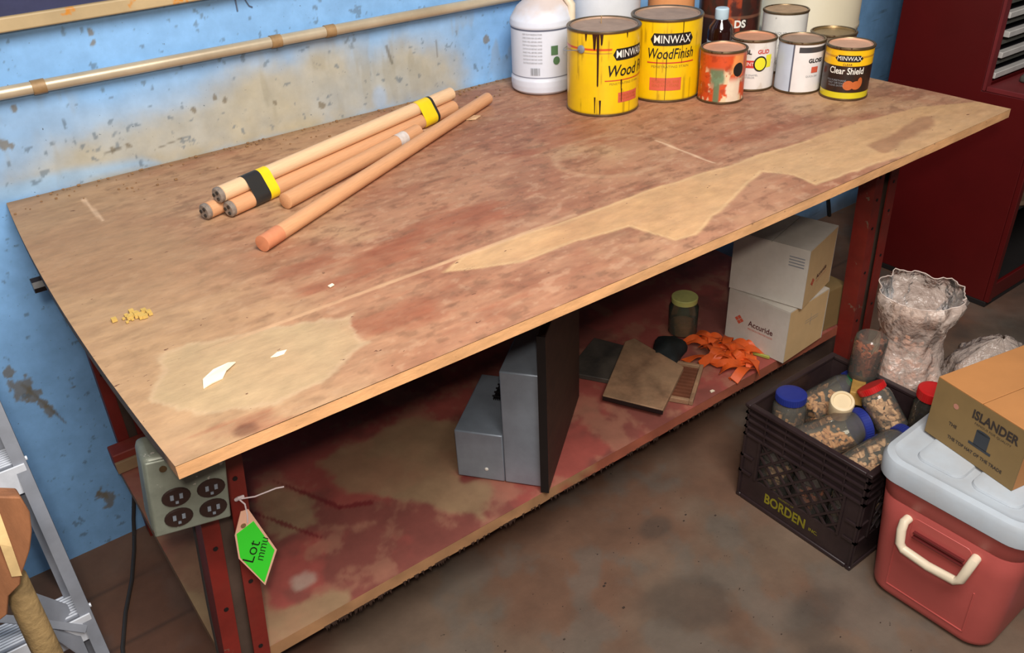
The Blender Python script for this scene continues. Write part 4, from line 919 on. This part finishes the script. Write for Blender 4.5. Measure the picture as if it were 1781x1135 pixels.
# jars
def jar(label, loc, axis, capm, R=.042, h=.135, fill=.7, plugm=M_plug, np_=60, glass=None, roll=0, psz=.006, group='plastic jars in the milk crate', cap=True):
    """built upright on its base, then turned so that +z follows axis"""
    q = Vector(axis).to_track_quat('Z', 'Y')
    t = thing('plastic_jar', label, 'jar', loc, q.to_euler(), group)
    obj('jar_body', MB().lathe([(0, .001), (R*.86, .001), (R*.97, .005), (R, .012), (R, h*.72), (R*.94, h*.80), (R*.80, h*.86), (R*.80, h*.90)], 36), glass or M_clear, t)
    if cap:
        pr0 = [(R*.84, h*.87), (R*.88, h*.875), (R*.88, h*.995), (R*.84, h*1.0), (R*.6, h), (0, h*.998)]
        cp_ = obj('cap', MB().lathe(pr0, 40), capm, t)
        rb = MB()
        for k in range(40):
            a = 2*PI*k/40; ca, sa = math.cos(a), math.sin(a); x0, x1 = R*.88, R*.90; wv = .0008
            rb.hexa([(x0*ca-wv*-sa, x0*sa-wv*ca, h*.885), (x1*ca-wv*-sa, x1*sa-wv*ca, h*.885), (x1*ca+wv*-sa, x1*sa+wv*ca, h*.885), (x0*ca+wv*-sa, x0*sa+wv*ca, h*.885)],
                    [(x0*ca-wv*-sa, x0*sa-wv*ca, h*.985), (x1*ca-wv*-sa, x1*sa-wv*ca, h*.985), (x1*ca+wv*-sa, x1*sa+wv*ca, h*.985), (x0*ca+wv*-sa, x0*sa+wv*ca, h*.985)])
        obj('cap_ribs', rb, capm, cp_)
    # contents settle on the low side in world space
    down = q.inverted() @ Vector((0, 0, -1)); mb = MB(); placed = 0; tries = 0
    while placed < np_ and tries < np_*40:
        tries += 1
        a = random.random()*2*PI; rr = R*.86*math.sqrt(random.random()); p = Vector((rr*math.cos(a), rr*math.sin(a), .010 + (h*.76-.010)*random.random()))
        lvl = (p - Vector((0, 0, h*.4))).dot(down); span = R if abs(down.z) < .7 else h*.38
        if lvl < span*(1 - 2*fill): continue
        d = Vector((random.gauss(0, 1), random.gauss(0, 1), random.gauss(0, 1))).normalized()*psz*1.2
        e0, e1 = p-d, p+d
        if max(math.hypot(e0.x, e0.y), math.hypot(e1.x, e1.y)) > R*.93 - psz*.2: d *= .3; e0, e1 = p-d, p+d
        mb.tube([e0, e1], psz*(.6+.4*random.random()), 6); placed += 1
    cobj = obj('contents', mb, plugm, t, smooth=0); cobj['kind'] = 'stuff'
    return t
random.seed(5)
X0, Y0 = 1.268, -1.197
# bottom layer, standing (seen through the lattice)
names = [('front left', 'front middle', 'front right'), ('middle left', 'centre', 'middle right'), ('back left', 'back middle', 'back right')]
for i in range(3):
    for j in range(3):
        jar('jar on the crate floor, %s' % ['row nearest the lettering', 'middle row', 'row farthest from the lettering'][i] + [', cooler end', ', halfway along', ', bench end'][j],
            (X0 + .064 + .1015*i, Y0 + .064 + .1015*j, .008), (0, 0, 1), M_dullcap, R=.046, h=.150, fill=.8, plugm=(M_plug, M_plug2, M_plug3)[(i+2*j) % 3], np_=70 if i == 0 else 18, group='jars standing on the crate floor')
# upper layer
jar('upright jar with scuffed blue cap in the corner of the crate nearest the bench', (1.352, -.925, .160), (.02, .02, 1), M_bluecap, R=.040, h=.150, fill=.55, plugm=M_plug, np_=50)
jar('biggest clear jar, lying with blue cap to the right, before the red-capped jar', (1.322, -.985, .206), (.166, -.060, .02), M_bluecap, R=.047, h=.175, fill=.42, plugm=M_plug, np_=85)
jar('clear jar of pale pegs lying nearest the cooler, blue cap to the right', (1.322, -1.118, .214), (.155, -.030, .03), M_bluecap, R=.042, h=.175, fill=.6, plugm=M_plug2, np_=80)
jar('tilted jar of pinkish chips with bright red cap, middle of the crate', (1.515, -1.105, .228), (-.005, .065, .075), M_redcap, R=.037, h=.120, fill=.75, plugm=M_plug2, np_=80)
jar('lying jar at the back of the crate with dark blue cap, by the bench', (1.435, -.915, .212), (.16, -.03, .03), M_bluecap, R=.042, h=.165, fill=.5, plugm=M_plug, np_=60)
jar('dark jar of screws standing with red cap beside the brown carton', (1.556, -1.150, .165), (0, 0, 1), M_redcap, R=.036, h=.190, fill=.7, plugm=M_screw, np_=60, glass=M_glassg)
jar('upturned jar of orange chips standing on its green cap at the crate back', (1.590, -.965, .395), (-.05, .02, -1), M_greencap, R=.038, h=.140, fill=.7, plugm=M_plug3, np_=70)
# cream tub end and small ochre box among the jars
ct = thing('cream_tub', 'small cream plastic tub lying among the jars, its round base up', 'tub', (1.470, -.985, .235), Vector((-.35, -.25, .9)).to_track_quat('Z', 'Y').to_euler())
obj('tub_body', MB().lathe([(0, 0), (.026, 0), (.029, .05), (.027, .055), (.021, .056), (.020, .053), (0, .053)], 30), mat('cream_tub_plastic', (232, 208, 168), .4, var=.06), ct)
oc = obj('ochre_box', MB().box(-.045, .045, -.016, .016, 0, .035), mat('ochre_card', (176, 134, 66), .6, var=.25, vscale=40), bevel=.002); oc.location = (1.535, -.985, .250); oc.rotation_euler = (0, .1, .5)
tag(oc, 'small ochre box wedged between green-capped and lying jars', 'box')

# ------------------------------------------------------------ plastic bags
def bag(label, loc, prof, m_, seed, n=72, squash=(1, 1), lean=(0, 0)):
    t = thing('plastic_bag', label, 'bag', loc)
    rs = np.random.RandomState(seed); vs = []; fs = []; mI = 44
    zs = np.linspace(0, prof[-1][1], mI); rad = np.interp(zs, [p[1] for p in prof], [p[0] for p in prof])
    for i, z in enumerate(zs):
        for k in range(n):
            a = 2*PI*k/n
            w_ = float(fbm(np.array([math.cos(a)*2+5]), np.array([math.sin(a)*2 + z*14]), 2.0, seed)[0]) - .5 + .5*(float(vn(np.array([k*.5]), np.array([z*22]), seed)[0])-.5)
            rr = rad[i]*(1 + .28*w_) if rad[i] > .005 else rad[i]
            vs.append((rr*math.cos(a)*squash[0] + lean[0]*z, rr*math.sin(a)*squash[1] + lean[1]*z, z + (.012*w_ if i > mI*.7 else 0)))
    for i in range(mI-1):
        for k in range(n): fs.append((i*n+k, i*n+(k+1) % n, (i+1)*n+(k+1) % n, (i+1)*n+k))
    fs.append(tuple(range(n))[::-1])
    obj('film', MB().add(vs, fs), m_, t, smooth=60)
    global TOPROW; TOPROW = vs[-n:]
    return t
b1 = bag('tall clear plastic bag of wood shavings standing open behind crate', (1.735, -.985, 0), [(.085, 0), (.105, .05), (.11, .16), (.10, .26), (.075, .33), (.070, .35), (.078, .385), (.095, .43), (.103, .46), (.098, .475)], M_bag, 4)
obj('hem', MB().tube(TOPROW, .0013, 6, closed=True), mat('bag_hem_plastic', (220, 200, 188), .4, var=.1, bump=0), b1)
random.seed(21); mb = MB()
for k in range(900):
    z = .01 + .30*random.random(); rmax = np.interp(z, [0, .05, .16, .26, .31], [.066, .086, .09, .078, .05]); a = random.random()*2*PI; rr = rmax*random.random()**.35
    p = Vector((rr*math.cos(a), rr*math.sin(a), z)); d = Vector((random.gauss(0, 1), random.gauss(0, 1), random.gauss(0, 1))).normalized()*.008; e = d.orthogonal().normalized()*.005
    mb.add([p-d-e, p+d-e, p+d+e, p-d+e], [(0, 1, 2, 3)])
sh = obj('shavings', mb, mat('pink_tan_shavings', (226, 170, 140), .8, var=.3, vscale=50, bump=0), b1, smooth=0); sh['kind'] = 'stuff'
b2 = bag('low crumpled clear bag of scraps behind the brown carton', (2.035, -1.085, 0), [(.09, 0), (.115, .04), (.12, .12), (.095, .19), (.05, .235), (.03, .25), (.006, .262)], M_bag, 9, squash=(1.25, 1))
mb = MB()
for k in range(400):
    z = .01 + .13*random.random(); a = random.random()*2*PI; rr = .085*random.random()**.4; p = Vector((rr*math.cos(a)*1.2, rr*math.sin(a), z)); d = Vector((random.gauss(0, 1), random.gauss(0, 1), random.gauss(0, 1))).normalized()*.009; e = d.orthogonal().normalized()*.005
    mb.add([p-d-e, p+d-e, p+d+e, p-d+e], [(0, 1, 2, 3)])
sh = obj('scraps', mb, mat('tan_scraps', (176, 140, 110), .8, var=.3, vscale=50, bump=0), b2, smooth=0); sh['kind'] = 'stuff'

# ------------------------------------------------------------ cooler
def rrect(hx, hy, rc, n=8):
    pts = []
    for (sx_, sy_, a0) in ((1, 1, 0), (-1, 1, 90), (-1, -1, 180), (1, -1, 270)):
        for k in range(n+1):
            a = math.radians(a0 + 90*k/n); pts.append((sx_*(hx-rc) + rc*math.cos(a), sy_*(hy-rc) + rc*math.sin(a)))
    return pts
def loft(secs, cap=True):
    mb = MB(); n = len(secs[0][0]); vs = []; fs = []
    for pts, z in secs: vs += [(x, y, z) for x, y in pts]
    for i in range(len(secs)-1):
        for k in range(n): fs.append((i*n+k, i*n+(k+1) % n, (i+1)*n+(k+1) % n, (i+1)*n+k))
    if cap: fs += [tuple(range(n))[::-1], tuple(range((len(secs)-1)*n, len(secs)*n))]
    return mb.add(vs, fs)
cl = thing('cooler', 'faded red picnic cooler with grey-white lid and cream side handle', 'cooler', (1.462, -1.362, 0), (0, 0, math.radians(1.5)))
hx0, hy0, hx1, hy1 = .188, .132, .212, .150
def tp(z): t = z/.335; return hx0 + (hx1-hx0)*t, hy0 + (hy1-hy0)*t
secs = []
for z, ins in ((0, .016), (.004, .008), (.014, .001), (.024, 0), (.12, 0), (.22, 0), (.275, 0), (.280, .002), (.283, .0), (.330, -.002)):
    a, b = tp(z); secs.append((rrect(a-ins, b-ins, .048-ins*.5), z))
obj('body', loft(secs), M_cooler, cl, smooth=50)
a, b = tp(.335); a += .012; b += .012
secs = [(rrect(a-.004, b-.004, .052), .328), (rrect(a, b, .055), .332), (rrect(a+.001, b+.001, .056), .368), (rrect(a-.004, b-.004, .053), .377), (rrect(a-.016, b-.016, .045), .381), (rrect(a-.020, b-.020, .043), .378), (rrect(a-.03, b-.03, .038), .378)]
ldo = obj('lid', loft(secs), M_coolid, cl, smooth=40)
for s_ in (-1, 1):
    obj('raised_panel', loft([(rrect(.075, b-.042, .022), .3785), (rrect(.073, b-.044, .021), .3835), (rrect(.069, b-.048, .018), .3845)]).xf(Matrix.Translation((s_*.086, 0, 0))) if False else
        loft([([(x, y + s_*.055) for x, y in rrect(a-.045, .048, .022)], .3785), ([(x, y + s_*.055) for x, y in rrect(a-.047, .046, .021)], .3830), ([(x, y + s_*.055) for x, y in rrect(a-.051, .042, .018)], .3842)]), M_coolid, ldo)
# handle on the -x end
hxm = tp(.2)[0]
rec = loft([(rrect(.062, .030, .012), 0), (rrect(.060, .028, .011), .003)]).xf(Matrix.Translation((-hxm-.0005, .0, .235)) @ Matrix.Rotation(-math.radians(4), 4, 'Y') @ Matrix.Rotation(-PI/2, 4, 'Y') @ Matrix.Rotation(PI/2, 4, 'Z'))
obj('handle_boss', rec, M_cooler, cl, smooth=40)
for k in range(2): obj('groove', MB().box(-hxm-.010-k*.0005, -hxm-.002, -.052, .052, .228-.012*k, .231-.012*k), mat('dark_red_groove', (96, 30, 30), .5, var=0, bump=0) if k == 0 else bpy.data.materials['dark_red_groove'], cl)
hp = [(-hxm-.000, .070, .252), (-hxm-.018, .071, .250), (-hxm-.026, .069, .236), (-hxm-.030, .064, .205), (-hxm-.030, .054, .194), (-hxm-.031, .0, .190), (-hxm-.030, -.054, .194), (-hxm-.030, -.064, .205), (-hxm-.026, -.069, .236), (-hxm-.018, -.071, .250), (-hxm-.000, -.070, .252)]
obj('handle', MB().tube(hp, .0095, 12), M_handle, cl)
def rline(y0, z0, y1, z1, w_=.0016):
    ax = lambda z: -(tp(z)[0]) - .0004
    return MB().tube([(ax(z0), y0, z0), (ax(z1), y1, z1)], w_, 6)
for l_ in ((-.085, .04, -.085, .16), (-.085, .04, .085, .04), (.085, .04, .085, .19)): obj('moulded_line', rline(*l_), M_cooler, cl)

# carton on the cooler
cb = thing('cardboard_box', 'brown cardboard box with printed hat, lying on the cooler lid', 'box', (1.322, -1.436, .3855), (0, 0, math.radians(-12)))
LX, LY, HB = .40, .205, .134
obj('side_panel', MB().box(0, .003, 0, LY, 0, HB), M_cartd, cb); obj('side_panel', MB().box(LX-.003, LX, 0, LY, 0, HB), M_cartd, cb)
obj('end_panel', MB().box(.0032, LX-.0032, 0, .003, 0, HB), M_cart, cb); obj('end_panel', MB().box(.0032, LX-.0032, LY-.003, LY, 0, HB), M_cart, cb)
obj('bottom', MB().box(.0032, LX-.0032, .0032, LY-.0032, 0, .003), M_cart, cb)
obj('flap', MB().box(.0003, LX, .0003, LY*.5-.0007, HB, HB+.003), M_cart, cb, .0008); obj('flap', MB().box(.0003, LX, LY*.5+.0007, LY-.0003, HB, HB+.003), M_cart, cb, .0008)
Fc = on_plane((0, LY*.5, HB*.5), (0, -1, 0), (0, 0, 1))
M_ink = mat('dark_box_ink', (54, 44, 38), .7, var=.1, bump=0)
decal('lettering', text_mesh('ISLANDER', .027, bold=.0010, width=.100), Fc, M_ink, cb, .036, .038, rotz=0)
decal('lettering', text_mesh('FAMOUS FOR QUALITY', .007, width=.08), Fc, M_ink, cb, .036, .021)
decal('hat_print', shape_bm([rect(.004, .034, -.024, .010), rect(-.006, .044, -.028, -.022), ell(.019, .010, .015, .004)]), Fc, mat('slate_ink', (52, 56, 62), .7, var=.1, bump=0), cb)
decal('lettering', text_mesh('THE TOP HAT OF THE TRADE', .010, bold=.0003, width=.125), Fc, M_ink, cb, .012, -.044)
decal('lettering', text_mesh('THE', .010, bold=.0003), Fc, M_ink, cb, -.046, -.014); decal('seal', shape_bm([ell(-.050, .030, .006, .006)]), Fc, mat('pink_ink', (190, 130, 110), .7, var=0, bump=0), cb)

# ------------------------------------------------------------ red cabinet on the right
kx = 2.615
cbn = thing('red_cabinet', 'tall dark red steel cabinet with trays at the right wall', 'cabinet', (kx, -.29, 0))
Y1, Y2 = -.315, -.492          # front of upper unit, front of lower unit (local)
def cb_(n_, *a, m_=M_maroon, bev=.002): return obj(n_, MB().box(*a), m_, cbn, bev)
lm = MB(); lp = [(0, .02), (Y2, .02), (Y2, .70), (Y1, .70), (Y1, 2.1), (0, 2.1)]
lm.add([(0, y, z) for y, z in lp] + [(.02, y, z) for y, z in lp], [tuple(range(6))[::-1], tuple(range(6, 12))] + [(i, (i+1) % 6, 6+(i+1) % 6, 6+i) for i in range(6)])
obj('side_panel', lm, M_maroon, cbn, .002, smooth=0)
cb_('side_panel', 1.0, 1.02, Y2, 0, .02, .70); cb_('side_panel', 1.0, 1.02, Y1, 0, .7012, 2.1)
cb_('corner_trim', -.003, .028, Y1-.012, Y1-.001, .7012, 2.1, m_=M_maroon_e)
cb_('ledge', .0, 1.02, Y2-.008, Y1-.013, .7005, .716, m_=M_maroon_e)
cb_('back_panel', .0205, .9995, -.02, -.003, .02, 2.1, m_=M_inside)
cb_('door_post', .0, .024, Y2-.018, Y2-.0005, .02, .70)
cb_('base_rail', .025, .99, Y2-.012, Y2, .02, .08)
for z in (.30, .52): cb_('inner_shelf', .0205, .9995, Y2+.03, -.021, z, z+.012, m_=M_inside)
cb_('plinth', .0, 1.02, Y2-.01, 0, 0, .0195, m_=M_inside)
cb_('top_rail', .03, .99, Y1-.006, Y1+.01, .7012, .722)
dsc = obj('disc', MB().lathe([(0, 0), (.10, 0), (.105, .006), (.10, .018), (.03, .022), (0, .022)], 36), M_disc); dsc.location = (kx+.20, -.29+Y2+.12, .3122); tag(dsc, 'tan metal disc on the shelf inside the red cabinet', 'disc')
for k in range(9):
    z = .742 + .060*k
    t = thing('tray', 'pale-edged shallow tray in red cabinet, %s from the bottom' % ['first', 'second', 'third', 'fourth', 'fifth', 'sixth', 'seventh', 'eighth', 'ninth'][k], 'tray', (kx+.032, -.29+Y1-.002, z), group='trays stacked in the red cabinet')
    obj('tray_pan', MB().box(.002, .955, .012, .28, -.012, .006), M_trayd, t)
    obj('tray_lip', MB().box(.004 + .012*((k*7) % 3), .955, -.012, .0115, -.010, .008), M_tray, t, .002)
    obj('tray_runner', MB().box(.0, .955, .0, .02, -.030, -.022), M_cloth, t)
gc = obj('folded_cloth', MB().prism([(0, 0), (.30, -.01), (.32, .11), (.16, .13), (.02, .10)], 0, .022), M_cloth, bevel=.008, seg=3); gc.location = (kx+.085, -.29+Y2+.02, .7165); tag(gc, 'grey-green folded cloth on the ledge of the red cabinet', 'cloth')

# cable on the wall, behind the bench
tag(obj('hanging_cable', MB().tube([(2.79, -.010, .40), (2.80, -.010, .25), (2.81, -.010, .12), (2.835, -.012, .05), (2.85, -.012, .004)], .007, 8), M_wire), 'black cable hanging down the wall behind the bench', 'cable')

# ------------------------------------------------------------ step ladder on the left
la = thing('step_ladder', 'dull aluminium step ladder standing at the left by the wall', 'ladder', (-.14, -.68, 0))
LN = .31
def rail(xr, sgn, zt=1.6):
    mb = MB(); w_ = .020*sgn
    def seg(x0, x1, y0, y1): mb.hexa([(x0, y0, 0), (x1, y0, 0), (x1, y1, 0), (x0, y1, 0)], [(x0, y0+LN*zt, zt), (x1, y0+LN*zt, zt), (x1, y1+LN*zt, zt), (x0, y1+LN*zt, zt)])
    a, b = sorted((xr, xr - w_)); seg(a, b, 0, .003)
    a, b = sorted((xr, xr - .003*sgn)); seg(a, b, .003, .062)
    a, b = sorted((xr, xr - w_*1.6)); seg(a, b, .062, .065)
    a, b = sorted((xr - w_ + .0025*sgn, xr - w_)); seg(a, b, .003, .010)
    return obj('rail', mb, M_alu, la, smooth=0)
rail(0, 1); rail(-.42, -1)
for z in (.345, .630, .915, 1.20):
    st = obj('step', MB().box(-.415, -.005, .004+LN*z, .070+LN*z, z-.003, z), M_alu, la)
    gr_ = MB()
    for k in range(9): gr_.box(-.414, -.006, .010+.0068*k+LN*z, .013+.0068*k+LN*z, z, z+.0012)
    obj('tread_ribs', gr_, M_alu_l, st, smooth=0)
    obj('step_front', MB().box(-.414, -.004, -.004+LN*z, -.0005+LN*z, z-.054, z+.001), M_alu_l, st, .0008)
    for x in (-.012,): obj('rivet', MB().tube([(-.0005, .03+LN*z, z-.012), (.003, .03+LN*z, z-.012)], .004, 10), M_alu_l, st)
    obj('rivet', MB().tube([(-.016, -.006+LN*z, z-.045), (-.016, .0+LN*z, z-.045)], .003, 10), M_black, st)
for xr in (-.03, -.39):   # rear legs
    mb = MB(); mb.hexa([(xr-.012, .56, 0), (xr+.012, .56, 0), (xr+.012, .585, 0), (xr-.012, .585, 0)], [(xr-.012, .52, 1.5), (xr+.012, .52, 1.5), (xr+.012, .545, 1.5), (xr-.012, .545, 1.5)])
    obj('rear_leg', mb, M_alu, la)
obj('brace', MB().tube([(-.02, .10, .32), (-.11, .115, .40), (-.2, .13, .47)], .009, 4), M_alu, la)
obj('brace_plate', MB().hexa([(-.032, .075, .26), (-.030, .075, .26), (-.030, .135, .36), (-.032, .135, .36)], [(-.09, .10, .40), (-.088, .10, .40), (-.088, .145, .44), (-.09, .145, .44)]), M_alu, la)
obj('ladder_cap', MB().box(-.44, .02, LN*1.6-.03, .56, 1.6, 1.62), M_alu, la, .004)

# ------------------------------------------------------------ timber offcuts leaning at the left
po = obj('round_pole', MB().tube([(-.010, .0, 0), (-.003, .0, .2), (.0, .0, .4), (.002, .003, .6), (.004, .004, .712), (.004, .004, .722)], [.0175, .018, .0175, .017, .016, .009], 20), M_bark)
po.location = (-.205, -.853, 0); tag(po, 'rough tan round wooden pole standing in front of the ladder', 'pole')
pk = thing('split_timber', 'split reddish-brown piece of timber beside the pole at the left', 'timber', (-.217, -.905, -.014))
PL = [(-.183, .897), (-.152, .877), (-.150, .852), (-.156, .825), (-.166, .800), (-.186, .768), (-.190, .757), (-.206, .748), (-.216, .722), (-.236, .715), (-.30, .30), (-.335, .0142), (-.44, .0142), (-.40, .30), (-.33, .72), (-.27, .90)]
n = len(PL)
obj('board', MB().add([(x+.215, 0, z) for x, z in PL] + [(x+.213, .026, z-.002) for x, z in PL], [tuple(range(n)), tuple(range(n, 2*n))[::-1]] + [(i, (i+1) % n, n+(i+1) % n, n+i) for i in range(n)]), M_plankw, pk, .002)
obj('pale_splinter', MB().add([(.020, -.0015, .775), (.030, -.0015, .770), (.034, -.006, .82), (.038, -.0015, .878), (.024, -.0015, .884), (.024, -.005, .83)], [(0, 1, 2, 5), (5, 2, 3, 4)]), mat('fresh_split_wood', (236, 200, 140), .7), pk, smooth=0)

# rag at the lower right
bm = bmesh.new(); bmesh.ops.create_icosphere(bm, subdivisions=3, radius=1)
for v in bm.verts:
    k = 1 + .25*math.sin(6*v.co.x + 1)*math.cos(5*v.co.y+2); v.co = Vector((v.co.x*.05*k, v.co.y*.035*k, max(v.co.z, -.3)*.028*k))
mz = min(v.co.z for v in bm.verts); me = bpy.data.meshes.new('rag'); bm.to_mesh(me); bm.free(); me.polygons.foreach_set('use_smooth', [True]*len(me.polygons))
o = link('rag', me, M_rag); o.location = (1.42, -1.585, -mz); tag(o, 'pale mauve crumpled rag on the floor by the cooler', 'rag')
# grit on the floor
random.seed(33); mb = MB()
for k in range(260):
    x = random.uniform(.2, 1.22); y = random.uniform(-1.7, -.75); s = .0007 + .0022*random.random()**4; mb.box(x-s, x+s, y-s*.7, y+s*.7, .0, s*.6)
g_ = obj('floor_grit', mb, mat('dark_grit', (60, 46, 38), .9)); g_['kind'] = 'stuff'; tag(g_, 'fine grit scattered over the concrete floor', 'grit')
